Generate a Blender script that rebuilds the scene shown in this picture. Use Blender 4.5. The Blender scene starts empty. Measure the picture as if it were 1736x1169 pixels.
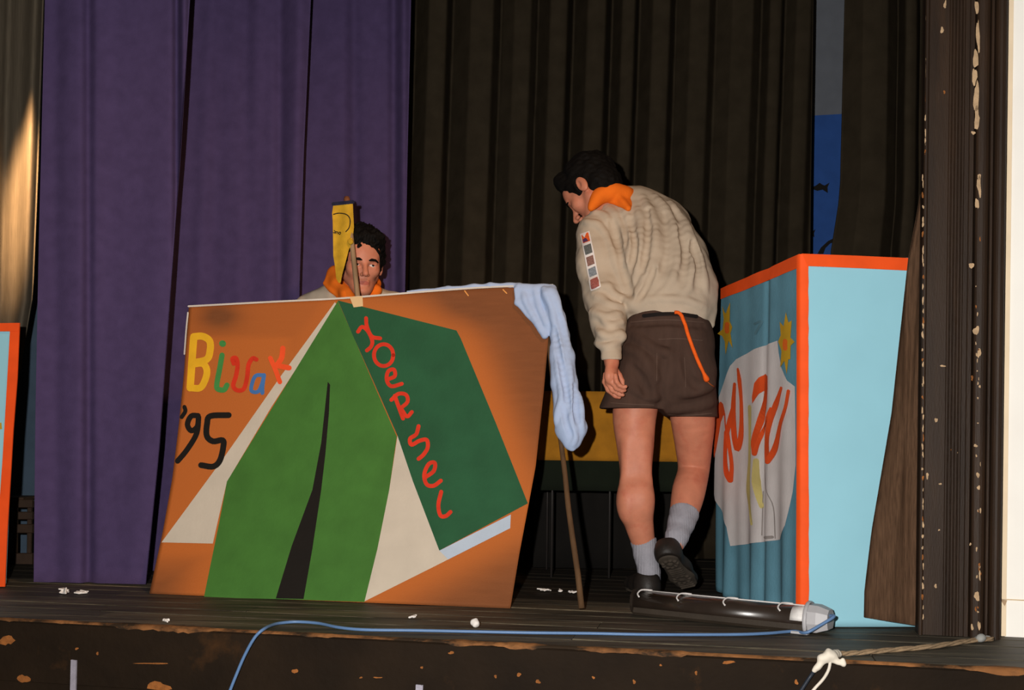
import bpy, bmesh, math, random
import numpy as np
from mathutils import Vector, Matrix, geometry
from mathutils.bvhtree import BVHTree

random.seed(7)
rng = np.random.default_rng(7)
scene = bpy.context.scene
COL = scene.collection

# ------------------------------------------------------------------ camera
FPX, CX, HY = 1800.0, 868.0, 760.0          # focal length in pixels, principal column, eye-level row
EYE = Vector((0.0, 0.0, 0.54))              # eye height above the stage floor (stage floor is z = 0)
ROLL = math.radians(0.7)
camd = bpy.data.cameras.new('camera')
camd.sensor_fit = 'HORIZONTAL'
camd.sensor_width = 36.0
camd.lens = 36.0 * FPX / 1736.0
camd.shift_y = (HY - 1169 / 2) / 1736.0
camd.clip_start = 0.05
cam = bpy.data.objects.new('camera', camd)
CM = Matrix.Rotation(math.radians(90), 3, 'X') @ Matrix.Rotation(ROLL, 3, 'Z')
cam.matrix_world = Matrix.Translation(EYE) @ CM.to_4x4()
COL.objects.link(cam)
scene.camera = cam

# ------------------------------------------------------------------ world, lights, exposure
w = bpy.data.worlds.new('world')
scene.world = w
w.use_nodes = True
w.node_tree.nodes['Background'].inputs[0].default_value = (1.0, 0.74, 0.5, 1)
w.node_tree.nodes['Background'].inputs[1].default_value = 0.022

def lamp(name, kind, loc, power, color, size=0.05, target=None, angle=40, blend=0.5):
    l = bpy.data.lights.new(name, kind)
    l.energy = power
    l.color = color
    if kind != 'AREA':
        l.shadow_soft_size = size
    else:
        l.size = size
    if kind == 'SPOT':
        l.spot_size = math.radians(angle)
        l.spot_blend = blend
    o = bpy.data.objects.new(name, l)
    o.location = loc
    if target is not None:
        o.rotation_euler = (Vector(target) - Vector(loc)).to_track_quat('-Z', 'Y').to_euler()
    COL.objects.link(o)
    return o

lamp('camera_flash', 'POINT', (-0.19, -0.05, 0.67), 520, (1.0, 0.96, 0.91), 0.02)
lamp('stage_spotlight', 'SPOT', (1.2, 1.2, 3.6), 210, (1.0, 0.55, 0.25), 0.15, (-1.0, 4.3, 0.7), 45, 1.0)
lamp('curtain_spotlight', 'SPOT', (-1.96, 3.9, 2.95), 2600, (1.0, 0.60, 0.29), 0.04, (-2.045, 4.47, 1.62), 12, 0.9)
vs = scene.view_settings
vs.view_transform = 'Standard'
vs.look = 'None'
vs.gamma = 1.0
vs.exposure = 0.0
vs.use_curve_mapping = False

# ------------------------------------------------------------------ pixel helpers (frame 1736 x 1169)
def ray(x, y):
    v = CM @ Vector(((x - CX) / FPX, -(y - HY) / FPX, -1.0))
    return v                                   # scaled so that its depth (world y) is 1
def P(x, y, d):
    return EYE + ray(x, y) * d
def FL(x, y, z=0.0):
    r = ray(x, y)
    return EYE + r * ((z - EYE.z) / r.z)
def PL(x, y, p0, n):
    r = ray(x, y)
    return EYE + r * ((Vector(p0) - EYE).dot(n) / r.dot(n))
def floor_d(x, y):
    return FL(x, y).y

# ------------------------------------------------------------------ materials
def lin(c):
    out = []
    for v in c[:3]:
        v /= 255.0
        out.append(v / 12.92 if v <= 0.04045 else ((v + 0.055) / 1.055) ** 2.4)
    return tuple(out)

MATS = {}
def mat(name, col, rough=0.85, var=0.12, scale=14.0, bump=0.15, bscale=None, spec=0.25, stretch=(1, 1, 1),
        col2=None, lo=0.45, hi=0.62, metal=0.0, sss=0.0, coat=0.0, alpha=1.0, detail=6.0, sheen=0.0, sheen_col=None):
    """Procedural principled material: base colour varied by noise, optional second colour in noise patches, noise bump."""
    if name in MATS:
        return MATS[name]
    m = bpy.data.materials.new(name)
    m.use_nodes = True
    nt = m.node_tree
    b = nt.nodes['Principled BSDF']
    b.inputs['Roughness'].default_value = rough
    b.inputs['Specular IOR Level'].default_value = spec
    b.inputs['Metallic'].default_value = metal
    b.inputs['Coat Weight'].default_value = coat
    b.inputs['Coat Roughness'].default_value = 0.08
    if sheen:
        b.inputs['Sheen Weight'].default_value = sheen
        b.inputs['Sheen Roughness'].default_value = 0.35
        b.inputs['Sheen Tint'].default_value = lin(sheen_col)+(1,)
    if sss:
        b.inputs['Subsurface Weight'].default_value = sss
        b.inputs['Subsurface Radius'].default_value = (0.012, 0.005, 0.003)
        b.inputs['Subsurface Scale'].default_value = 1.0
    if alpha < 1:
        b.inputs['Alpha'].default_value = alpha
    tc = nt.nodes.new('ShaderNodeTexCoord')
    mp = nt.nodes.new('ShaderNodeMapping')
    mp.inputs['Scale'].default_value = stretch
    nt.links.new(tc.outputs['Object'], mp.inputs['Vector'])
    n = nt.nodes.new('ShaderNodeTexNoise')
    n.inputs['Scale'].default_value = scale
    n.inputs['Detail'].default_value = detail
    nt.links.new(mp.outputs[0], n.inputs['Vector'])
    l = lin(col)
    ramp = nt.nodes.new('ShaderNodeValToRGB')
    e = ramp.color_ramp.elements
    e[0].position, e[1].position = 0.3, 0.7
    e[0].color = tuple(v * (1 - var) for v in l) + (1,)
    e[1].color = tuple(min(1, v * (1 + var)) for v in l) + (1,)
    nt.links.new(n.outputs['Fac'], ramp.inputs[0])
    out = ramp.outputs[0]
    if col2 is not None:
        n2 = nt.nodes.new('ShaderNodeTexNoise')
        n2.inputs['Scale'].default_value = scale * 0.8
        n2.inputs['Detail'].default_value = 9
        n2.inputs['Roughness'].default_value = 0.65
        nt.links.new(mp.outputs[0], n2.inputs['Vector'])
        r2 = nt.nodes.new('ShaderNodeValToRGB')
        r2.color_ramp.elements[0].position, r2.color_ramp.elements[1].position = lo, hi
        nt.links.new(n2.outputs['Fac'], r2.inputs[0])
        mx = nt.nodes.new('ShaderNodeMix')
        mx.data_type = 'RGBA'
        nt.links.new(r2.outputs[0], mx.inputs[0])
        nt.links.new(out, mx.inputs[6])
        mx.inputs[7].default_value = lin(col2) + (1,)
        out = mx.outputs[2]
    nt.links.new(out, b.inputs['Base Color'])
    if bump:
        nb = nt.nodes.new('ShaderNodeTexNoise')
        nb.inputs['Scale'].default_value = bscale or scale * 8
        nb.inputs['Detail'].default_value = 3
        nt.links.new(mp.outputs[0], nb.inputs['Vector'])
        bp = nt.nodes.new('ShaderNodeBump')
        bp.inputs['Strength'].default_value = bump
        bp.inputs['Distance'].default_value = 0.003
        nt.links.new(nb.outputs['Fac'], bp.inputs['Height'])
        nt.links.new(bp.outputs[0], b.inputs['Normal'])
    MATS[name] = m
    return m

# ------------------------------------------------------------------ object helpers
def tag(o, label=None, cat=None, group=None, kind=None):
    if label: o['label'] = label
    if cat: o['category'] = cat
    if group: o['group'] = group
    if kind: o['kind'] = kind
    return o

def empty(name, loc, **kw):
    o = bpy.data.objects.new(name, None)
    o.location = loc
    o.empty_display_size = 0.1
    COL.objects.link(o)
    return tag(o, **kw)

def wloc(o):
    v = Vector((0, 0, 0))
    while o is not None:
        v += Vector(o.location)
        o = o.parent
    return v

def mk(name, verts, faces, m, parent=None, smooth=True, label=None, mats=None, fmat=None, **kw):
    """Link world-space verts/faces as ONE mesh object; a part keeps its thing's origin, a thing gets its base as origin."""
    V = np.array([tuple(v) for v in verts], dtype=np.float64).reshape(-1, 3) if not isinstance(verts, np.ndarray) else verts
    if parent is not None:
        org = np.array(wloc(parent))
        loc = (0, 0, 0)
    else:
        org = np.array([(V[:, 0].min() + V[:, 0].max()) / 2, (V[:, 1].min() + V[:, 1].max()) / 2, V[:, 2].min()])
        loc = tuple(org)
    me = bpy.data.meshes.new(name)
    me.from_pydata((V - org).tolist(), [], faces if isinstance(faces, list) else faces.tolist())
    for mm in (mats or [m]):
        me.materials.append(mm)
    if fmat is not None:
        me.polygons.foreach_set('material_index', np.asarray(fmat, dtype=np.int32))
    if smooth:
        me.polygons.foreach_set('use_smooth', [True] * len(me.polygons))
    me.update()
    o = bpy.data.objects.new(name, me)
    o.location = loc
    if parent is not None:
        o.parent = parent
    COL.objects.link(o)
    return tag(o, label=label, **kw)

class MB:
    """A mesh collector: boxes, prisms and tubes that end up in one mesh."""
    def __init__(self):
        self.v, self.f = [], []
    def add(self, v, f):
        k = len(self.v)
        self.v += [Vector(q) for q in v]
        self.f += [tuple(i + k for i in q) for q in f]
        return self
    def hexa(self, p):                         # 8 corners: bottom 4 ccw, top 4 ccw
        return self.add(p, [(3, 2, 1, 0), (4, 5, 6, 7), (0, 1, 5, 4), (1, 2, 6, 5), (2, 3, 7, 6), (3, 0, 4, 7)])
    def bar(self, a, b, w, h, up=(0, 0, 1)):
        a, b = Vector(a), Vector(b)
        t = (b - a).normalized()
        s = t.cross(Vector(up)).normalized()
        u = s.cross(t).normalized()
        q = [(-1, -1), (1, -1), (1, 1), (-1, 1)]
        c = 0.18 * min(w, h)
        oct_ = [(-w/2+c, -h/2), (w/2-c, -h/2), (w/2, -h/2+c), (w/2, h/2-c), (w/2-c, h/2), (-w/2+c, h/2), (-w/2, h/2-c), (-w/2, -h/2+c)]
        v = [a + s * i + u * j for i, j in oct_] + [b + s * i + u * j for i, j in oct_]
        f = [tuple(range(7, -1, -1)), tuple(range(8, 16))] + [(i, (i+1) % 8, 8 + (i+1) % 8, 8 + i) for i in range(8)]
        return self.add(v, f)
    def tube(self, pts, r, n=8, flat=1.0):
        pts = [Vector(p) for p in pts]
        k0 = len(self.v)
        m = len(pts)
        rr = r if isinstance(r, (list, tuple)) else [r] * m
        ref = None
        for i, p in enumerate(pts):
            t = (pts[min(i+1, m-1)] - pts[max(i-1, 0)]).normalized()
            if ref is None:
                ref = Vector((0, 0, 1)) if abs(t.z) < 0.9 else Vector((1, 0, 0))
            s = t.cross(ref).normalized()
            u = s.cross(t).normalized()
            ref = u
            for j in range(n):
                a = 2 * math.pi * j / n
                self.v.append(p + s * math.cos(a) * rr[i] + u * math.sin(a) * rr[i] * flat)
        for i in range(m - 1):
            for j in range(n):
                self.f.append((k0+i*n+j, k0+i*n+(j+1) % n, k0+(i+1)*n+(j+1) % n, k0+(i+1)*n+j))
        self.f.append(tuple(k0 + j for j in range(n-1, -1, -1)))
        self.f.append(tuple(k0 + (m-1)*n + j for j in range(n)))
        return self
    def ext(self, poly, a, b):                 # extrude a closed list of points from offset a to offset b
        n = len(poly)
        v = [Vector(p) + Vector(a) for p in poly] + [Vector(p) + Vector(b) for p in poly]
        f = [tuple(range(n-1, -1, -1)), tuple(range(n, 2*n))] + [(i, (i+1) % n, n+(i+1) % n, n+i) for i in range(n)]
        return self.add(v, f)
    def build(self, name, m, parent=None, smooth=False, **kw):
        return mk(name, self.v, self.f, m, parent, smooth, **kw)

def spline(pts, n=6):
    """Catmull-Rom through points of any dimension."""
    pts = [np.array(p, float) for p in pts]
    q = [2 * pts[0] - pts[1]] + pts + [2 * pts[-1] - pts[-2]]
    out = []
    for i in range(1, len(q) - 2):
        for k in range(n):
            t = k / n
            p0, p1, p2, p3 = q[i-1:i+3]
            out.append(0.5 * (2*p1 + (p2-p0)*t + (2*p0-5*p1+4*p2-p3)*t*t + (3*p1-p0-3*p2+p3)*t**3))
    out.append(pts[-1])
    return out

# flat paint traced on a surface: fn(x, y, lift) returns the world point
def poly_pts(poly, step=18.0):
    poly = [Vector((float(a), float(b))) for a, b in poly]
    dense = []
    for i, a in enumerate(poly):
        b = poly[(i+1) % len(poly)]
        k = max(1, int((b-a).length / step))
        dense += [a.lerp(b, j / k) for j in range(k)]
    xs = [p.x for p in dense]; ys = [p.y for p in dense]
    n = len(dense)
    pts = list(dense)
    y = min(ys) + step * 0.5
    while y < max(ys):
        x = min(xs) + step * 0.5
        while x < max(xs):
            ins = False
            for i in range(n):
                a, b = dense[i], dense[(i+1) % n]
                if (a.y > y) != (b.y > y) and x < (b.x-a.x)*(y-a.y)/(b.y-a.y)+a.x:
                    ins = not ins
            if ins and min((Vector((x, y)) - d).length for d in dense) > step * 0.4:
                pts.append(Vector((x, y)))
            x += step
        y += step
    edges = [(i, (i+1) % n) for i in range(n)]
    r = geometry.delaunay_2d_cdt(pts, edges, [], 1, 1e-4)
    return r[0], r[2]

def paint_poly(name, poly, fn, m, parent, lift=0.0012, step=18.0, **kw):
    v, f = poly_pts(poly, step)
    f = [tuple(reversed(q)) for q in f]
    return mk(name, [fn(p.x, p.y, lift) for p in v], [tuple(q) for q in f], m, parent, True, **kw)

def stroke_geo(mb, pts, wid, fn, lift, smooth=True):
    pts = spline(pts, 5) if smooth and len(pts) > 2 else [np.array(p, float) for p in pts]
    m = len(pts)
    L, R = [], []
    for i in range(m):
        t = pts[min(i+1, m-1)] - pts[max(i-1, 0)]
        t = t / (np.linalg.norm(t) + 1e-9)
        wv = wid if not callable(wid) else wid(i / (m-1))
        nn = np.array([-t[1], t[0]]) * wv / 2
        L.append(pts[i] + nn); R.append(pts[i] - nn)
    k = len(mb.v)
    for i in range(m):
        mb.v.append(fn(L[i][0], L[i][1], lift)); mb.v.append(fn(R[i][0], R[i][1], lift))
    for i in range(m - 1):
        mb.f.append((k+2*i, k+2*i+1, k+2*i+3, k+2*i+2))
    for e, s in ((0, 0.0), (m-1, 1.0)):
        wv = (wid if not callable(wid) else wid(s)) / 2
        k = len(mb.v)
        for j in range(10):
            a = 2*math.pi*j/10
            mb.v.append(fn(pts[e][0]+math.cos(a)*wv, pts[e][1]+math.sin(a)*wv, lift + 0.00015))
        mb.f.append(tuple(range(k, k+10)))

def paint_strokes(name, strokes, fn, m, parent, lift=0.0018, **kw):
    mb = MB()
    for i, (pts, wid) in enumerate(strokes):
        stroke_geo(mb, pts, wid, fn, lift + 0.0003 * i)
    return mb.build(name, m, parent, **kw)

# ------------------------------------------------------------------ implicit surfaces (for bodies and cloth)
def n3(v): return np.array(v, dtype=np.float32)

class Field:
    def __init__(self): self.p = []
    def cone(self, a, b, ra, rb, k=0.015, n=None, s=1.0, op=1):
        a, b = n3(a), n3(b)
        def d(X, Y, Z, a=a, b=b, ra=ra, rb=rb):
            ba = b - a; L = float(ba @ ba) + 1e-9
            qx, qy, qz = X-a[0], Y-a[1], Z-a[2]
            t = np.clip((qx*ba[0]+qy*ba[1]+qz*ba[2])/L, 0, 1)
            qx = qx-t*ba[0]; qy = qy-t*ba[1]; qz = qz-t*ba[2]
            q2 = qx*qx+qy*qy+qz*qz
            if n is not None:
                nn = n3(n) / np.linalg.norm(n3(n))
                q2 = q2 + (s*s-1)*(qx*nn[0]+qy*nn[1]+qz*nn[2])**2
            return np.sqrt(q2) - (ra+(rb-ra)*t)
        m = max(ra, rb) * max(1.0, 1.0/s)
        self.p.append((d, np.minimum(a, b)-m, np.maximum(a, b)+m, k, op))
        return self
    def chain(self, pts, k=0.015, n=None, s=1.0, op=1):
        for (a, ra), (b, rb) in zip(pts[:-1], pts[1:]):
            self.cone(a, b, ra, rb, k, n, s, op)
        return self
    def schain(self, pts, k=0.002, n=None, s=1.0):
        q = spline([(p[0], p[1], p[2], r) for p, r in pts], 5)
        return self.chain([(a[:3], float(a[3])) for a in q], k, n, s)
    def ell(self, c, r, R=None, k=0.015, op=1):
        c = n3(c); r = n3(r); R = np.eye(3, dtype=np.float32) if R is None else n3(R)   # rows of R are the axes
        def d(X, Y, Z):
            x, y, z = X-c[0], Y-c[1], Z-c[2]
            u = [R[i, 0]*x+R[i, 1]*y+R[i, 2]*z for i in range(3)]
            k0 = np.sqrt(sum((u[i]/r[i])**2 for i in range(3)))
            k1 = np.sqrt(sum((u[i]/r[i]**2)**2 for i in range(3)))
            return k0*(k0-1)/np.maximum(k1, 1e-6)
        e = np.sqrt(((R*r[:, None])**2).sum(0))
        self.p.append((d, c-e, c+e, k, op))
        return self
    def tri(self, A, B, C, r, k=0.015):
        A, B, C = n3(A), n3(B), n3(C)
        def d(X, Y, Z):
            sh = np.broadcast(X, Y, Z).shape
            Pp = np.stack([np.broadcast_to(q, sh) for q in (X, Y, Z)], -1)
            ba, cb, ac = B-A, C-B, A-C
            pa, pb, pc = Pp-A, Pp-B, Pp-C
            nor = np.cross(ba, ac)
            def side(e, q): return np.sign(q @ np.cross(e, nor))
            out = (side(ba, pa)+side(cb, pb)+side(ac, pc)) < 2
            def ed(e, q):
                t = np.clip((q @ e)/(e @ e), 0, 1)
                return ((q-t[..., None]*e)**2).sum(-1)
            de = np.minimum(np.minimum(ed(ba, pa), ed(cb, pb)), ed(ac, pc))
            df = (pa @ nor)**2/(nor @ nor)
            return np.sqrt(np.where(out, de, df))-r
        self.p.append((d, np.minimum(np.minimum(A, B), C)-r, np.maximum(np.maximum(A, B), C)+r, k, 1))
        return self
    def plane(self, p0, n, k=0.006):           # keep the side the normal points away from
        p0, n = n3(p0), n3(n)/np.linalg.norm(n3(n))
        self.p.append((lambda X, Y, Z: -((X-p0[0])*n[0]+(Y-p0[1])*n[1]+(Z-p0[2])*n[2]), None, None, k, -1))
        return self
    def warp(self, fn):
        self.p.append((fn, None, None, 0, 0))
        return self
    def mesh(self, h=0.005):
        solid = [q for q in self.p if q[4] == 1]
        lo = np.min([q[1] for q in solid], 0)-0.02
        hi = np.max([q[2] for q in solid], 0)+0.02
        N = np.ceil((hi-lo)/h).astype(int)+2
        G = [(lo[i]+h*np.arange(N[i])).astype(np.float32) for i in range(3)]
        V = np.full(N, 0.2, np.float32)
        for d, a, b, k, op in self.p:
            if a is None:
                sl = [slice(0, N[i]) for i in range(3)]
            else:
                m = k+0.03
                i0 = np.maximum(np.floor((a-m-lo)/h).astype(int), 0)
                i1 = np.minimum(np.ceil((b+m-lo)/h).astype(int)+1, N)
                if (i1 <= i0).any():
                    continue
                sl = [slice(i0[i], i1[i]) for i in range(3)]
            X = G[0][sl[0]][:, None, None]; Y = G[1][sl[1]][None, :, None]; Z = G[2][sl[2]][None, None, :]
            cur = V[tuple(sl)]
            if op == 0:
                V[tuple(sl)] = cur + d(X, Y, Z)
                continue
            q = d(X, Y, Z)
            if op == 1:
                hh = np.maximum(k-np.abs(cur-q), 0)/max(k, 1e-6)
                V[tuple(sl)] = np.minimum(cur, q)-hh*hh*k*0.25
            else:
                q = -q
                hh = np.maximum(k-np.abs(cur-q), 0)/max(k, 1e-6)
                V[tuple(sl)] = np.maximum(cur, q)+hh*hh*k*0.25
        return surfnet(V, lo, h)

def surfnet(V, lo, h):
    V[0], V[-1], V[:, 0], V[:, -1], V[:, :, 0], V[:, :, -1] = 0.1, 0.1, 0.1, 0.1, 0.1, 0.1
    S = V < 0
    n = np.array(V.shape)-1
    c = np.zeros(n, np.uint8)
    for i in (0, 1):
        for j in (0, 1):
            for k in (0, 1):
                c += S[i:i+n[0], j:j+n[1], k:k+n[2]]
    I = np.argwhere((c > 0) & (c < 8))
    vid = np.full(n, -1, np.int32)
    vid[I[:, 0], I[:, 1], I[:, 2]] = np.arange(len(I))
    acc = np.zeros((len(I), 3)); cnt = np.zeros(len(I))
    cor = [(i, j, k) for i in (0, 1) for j in (0, 1) for k in (0, 1)]
    for a in cor:
        for ax in range(3):
            if a[ax]: continue
            b = list(a); b[ax] = 1
            va = V[I[:, 0]+a[0], I[:, 1]+a[1], I[:, 2]+a[2]]
            vb = V[I[:, 0]+b[0], I[:, 1]+b[1], I[:, 2]+b[2]]
            cr = (va < 0) != (vb < 0)
            t = np.where(cr, va/np.where(cr, va-vb, 1), 0)
            p = np.tile(np.array(a, float), (len(I), 1)); p[:, ax] += t
            acc[cr] += p[cr]; cnt[cr] += 1
    verts = lo+h*(I+acc/cnt[:, None])
    faces = []
    for ax in range(3):
        u, v = (ax+1) % 3, (ax+2) % 3
        s0 = [slice(None)]*3; s1 = [slice(None)]*3
        s0[ax] = slice(0, -1); s1[ax] = slice(1, None)
        A, B = S[tuple(s0)], S[tuple(s1)]
        E = np.argwhere(A != B)
        E = E[(E[:, u] > 0) & (E[:, v] > 0) & (E[:, u] < n[u]) & (E[:, v] < n[v])]
        ins = A[E[:, 0], E[:, 1], E[:, 2]]
        def cell(du, dv):
            q = E.copy(); q[:, u] += du; q[:, v] += dv
            return vid[q[:, 0], q[:, 1], q[:, 2]]
        Q = np.stack([cell(-1, -1), cell(0, -1), cell(0, 0), cell(-1, 0)], 1)
        Q[~ins] = Q[~ins][:, ::-1]
        faces.append(Q)
    F = np.concatenate(faces)
    F = F[(F >= 0).all(1)]
    return verts, F

def relax(verts, faces, it=1):
    V = verts.copy()
    for _ in range(it):
        acc = np.zeros_like(V); cnt = np.zeros(len(V))
        for i in range(4):
            for j in ((i+1) % 4, (i-1) % 4):
                np.add.at(acc, faces[:, i], V[faces[:, j]]); np.add.at(cnt, faces[:, i], 1)
        V = 0.5*V+0.5*acc/np.maximum(cnt, 1)[:, None]
    return V

def wob(amp, freq, seed, dirs=None):
    """Sum of random sine waves: cheap smooth noise for implicit surfaces."""
    r = np.random.default_rng(seed)
    K = r.normal(size=(7, 3))
    if dirs is not None: K = K*np.array(dirs)
    K = K/np.linalg.norm(K, axis=1)[:, None]*freq*r.uniform(0.6, 1.5, (7, 1)); ph = r.uniform(0, 6.28, 7)
    def fn(X, Y, Z):
        s = 0
        for k, p in zip(K, ph):
            s = s+np.sin(k[0]*X+k[1]*Y+k[2]*Z+p)
        return (amp*s/3.0).astype(np.float32)
    return fn

def bvh(verts, faces):
    return BVHTree.FromPolygons([tuple(v) for v in verts], [tuple(int(i) for i in f) for f in faces])
def hit(tree, x, y, lift=0.0):
    r = ray(x, y).normalized()
    p, n, i, d = tree.ray_cast(EYE, r)
    if p is None:
        return None, None
    if n.dot(r) > 0: n = -n
    return p+n*lift, n

# ------------------------------------------------------------------ stage frame of reference
A0, A1 = FL(0, 1046), FL(1736, 1133)
ED = (A1-A0); ED.z = 0; ED.normalize()          # along the stage front, to the right
IN = Vector((-ED.y, ED.x, 0))                   # into the stage
FC = (A0+A1)/2
def ST(s, t, z=0.0):                             # s along the edge, t into the stage
    return FC+ED*s+IN*t+Vector((0, 0, z))

# ------------------------------------------------------------------ floor of boards, stage front
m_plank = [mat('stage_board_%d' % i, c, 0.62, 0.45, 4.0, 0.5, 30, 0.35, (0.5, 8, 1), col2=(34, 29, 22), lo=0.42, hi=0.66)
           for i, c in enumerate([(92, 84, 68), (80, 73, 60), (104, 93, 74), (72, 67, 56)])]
m_rear_shade = mat('rear_board_shade', (38, 32, 24), 0.75, 0.3, 4.0, 0.4, 30, 0.2, (0.5, 8, 1))  # rear boards coloured darker to paint in the unlit back of the stage
fl = mk('floor', [ST(-4, 0.03, -0.04), ST(3, 0.03, -0.04), ST(3, 4.6, -0.04), ST(-4, 4.6, -0.04),
                  ST(-4, 0.03, -0.12), ST(3, 0.03, -0.12), ST(3, 4.6, -0.12), ST(-4, 4.6, -0.12)],
        [(0, 1, 2, 3), (7, 6, 5, 4), (0, 4, 5, 1), (1, 5, 6, 2), (2, 6, 7, 3), (3, 7, 4, 0)],
        mat('underfloor', (24, 19, 14)), smooth=False, kind='structure')
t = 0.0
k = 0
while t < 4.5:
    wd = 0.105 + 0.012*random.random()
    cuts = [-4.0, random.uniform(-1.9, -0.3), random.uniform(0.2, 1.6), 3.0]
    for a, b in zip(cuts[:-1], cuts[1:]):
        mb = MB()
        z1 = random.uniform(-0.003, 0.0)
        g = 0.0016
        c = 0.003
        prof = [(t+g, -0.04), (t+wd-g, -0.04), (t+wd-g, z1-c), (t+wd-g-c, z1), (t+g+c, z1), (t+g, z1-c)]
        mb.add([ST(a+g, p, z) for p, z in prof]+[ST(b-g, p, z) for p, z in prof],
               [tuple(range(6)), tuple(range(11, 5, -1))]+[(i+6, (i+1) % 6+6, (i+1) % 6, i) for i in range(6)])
        mb.build('plank', random.choice(m_plank) if t < 0.82 else m_rear_shade, fl)
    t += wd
    k += 1

m_fascia = mat('dark_painted_wood', (30, 20, 10), 0.8, 0.3, 5, 0.6, 45, 0.15, (1, 1, 1), col2=(70, 44, 20), lo=0.60, hi=0.80)
m_bare = mat('worn_bare_wood', (140, 92, 52), 0.8, 0.35, 14, 0.5, 60, 0.2, (0.5, 1, 1), col2=(44, 32, 20), lo=0.40, hi=0.56)
m_chip = mat('chip_wood', (142, 86, 40), 0.85, 0.3, 60, 0.4)
m_chip2 = mat('chip_plaster', (184, 154, 120), 0.85, 0.2, 60, 0.4)
fas = empty('trim_1', ST(0, 0, -1.0), kind='structure')
mb = MB(); prof = [(0.03, -0.006), (-0.004, -0.006), (-0.012, -0.012), (-0.012, -0.19), (0.03, -0.19)]
mb.add([ST(-4, p, z) for p, z in prof]+[ST(3, p, z) for p, z in prof],
       [tuple(range(5)), tuple(range(9, 4, -1))]+[(i+5, (i+1) % 5+5, (i+1) % 5, i) for i in range(5)])
mb.build('fascia_board', m_fascia, fas)
mb = MB(); prof = [(0.03, -0.194), (0.004, -0.194), (0.0, -0.2), (0.0, -1.0), (0.03, -1.0)]
mb.add([ST(-4, p, z) for p, z in prof]+[ST(3, p, z) for p, z in prof],
       [tuple(range(5)), tuple(range(9, 4, -1))]+[(i+5, (i+1) % 5+5, (i+1) % 5, i) for i in range(5)])
mb.build('fascia_board', m_fascia, fas)
# worn arris where the paint has gone
mb = MB()
N = 260
pr = []
for i in range(N+1):
    s = -2.2+4.2*i/N
    a = 0.0065*max(0.02, math.sin(s*5.3)+0.8*math.sin(s*13+1)+0.6*math.sin(s*31+2)+random.uniform(-0.5, 0.6))
    pr.append((s, a))
for i in range(N):
    (s, a), (s2, a2) = pr[i], pr[i+1]
    kk = len(mb.v)
    for ss, aa in ((s, a), (s2, a2)):
        mb.v += [ST(ss, -0.004+aa*1.6, 0.0012), ST(ss, -0.006, 0.0012), ST(ss, -0.0135, -0.006), ST(ss, -0.0135, -0.006-aa*0.8)]
    for j in range(3):
        mb.f.append((kk+j, kk+j+1, kk+4+j+1, kk+4+j))
mb.build('worn_edge', m_bare, fas, smooth=True)
front0 = ST(0, -0.0135, 0)
def on_front(x, y, lift): return PL(x, y, front0-IN*lift, IN)
def chip(name, cx, cy, rx, ry, fn, m, parent, seed, lift=0.0008):
    r = random.Random(seed)
    pts = []
    for j in range(14):
        a = 2*math.pi*j/14
        q = 0.8+0.15*math.sin(2*a+seed)+0.12*math.sin(3*a+2.1*seed)+r.uniform(-0.12, 0.12)
        pts.append((cx+rx*q*math.cos(a), cy+ry*q*math.sin(a)))
    return mk(name, [fn(x, y, lift) for x, y in pts], [tuple(range(13, -1, -1))], m, parent, False)
for i, (x, y, rx, ry) in enumerate([(268, 1163, 24, 9), (40, 1150, 13, 9), (500, 1137, 6, 5), (765, 1106, 6, 3), (880, 1143, 5, 4), (840, 1146, 3, 3), (912, 1155, 5, 4), (640, 1148, 9, 1.6),
                                    (715, 1131, 2.5, 3), (612, 1148, 3, 2), (1235, 1122, 14, 3), (1180, 1140, 3, 4), (1350, 1156, 4, 5), (1006, 1148, 3, 3), (260, 1124, 32, 1.6), (12, 1085, 14, 11),
                                    (130, 1099, 4, 2.5), (165, 1107, 3, 3), (1120, 1127, 3, 2), (1075, 1155, 3, 5)]):
    chip('paint_chip', x, y, rx, ry, on_front, m_chip, fas, i)
for x0, x1, y0, y1 in ((122, 131, 1117, 1200), (706, 718, 1159, 1200)):
    mb = MB(); q = [on_front(x0, y0, 0), on_front(x1, y0+1.5, 0), on_front(x1-2, y1, 0), on_front(x0-2, y1, 0)]
    mb.ext(q, (0, 0, 0), -IN*0.006)
    mb.build('metal_strip', mat('zinc_strip', (170, 165, 178), 0.45, 0.15, 30, 0.2, metal=0.3), fas)

# hall wall in front (right) and proscenium post
WD = FL(1700, 1078)
def WL(s, t, z): return WD+ED*s+IN*t+Vector((0, 0, z))
m_wall = mat('white_plaster', (253, 248, 240), 0.9, 0.03, 6, 0.1, 40, 0.1)
mb = MB(); mb.add([WL(0.006, 0, -1.0), WL(1.6, 0, -1.0), WL(1.6, 0.12, -1.0), WL(0.006, 0.12, -1.0), WL(0.006, 0, 3.2), WL(1.6, 0, 3.2), WL(1.6, 0.12, 3.2), WL(0.006, 0.12, 3.2)],
                  [(3, 2, 1, 0), (4, 5, 6, 7), (0, 1, 5, 4), (1, 2, 6, 5), (2, 3, 7, 6), (3, 0, 4, 7)])
wall = mb.build('wall_right', m_wall, kind='structure')
mb = MB()
mb.ext([WL(-0.012, -0.004, z) for z in (0, 0)] and [WL(-0.014, -0.004, 0.0), WL(0.008, -0.004, 0.0), WL(0.008, 0.02, 0.0), WL(-0.014, 0.02, 0.0)], (0, 0, 0.001), (0, 0, 3.2))
mb.build('plaster_edge', mat('cream_plaster_edge', (238, 216, 184), 0.9, 0.06, 9, 0.2), wall)
mb = MB()
q0, q1 = PL(1695, 1015, WL(0, -0.001, 0), IN), PL(1736, 1019, WL(0, -0.001, 0), IN)
mb.bar(q0-ED*0.0, q1+ED*0.3, 0.006, 0.003)
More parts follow.
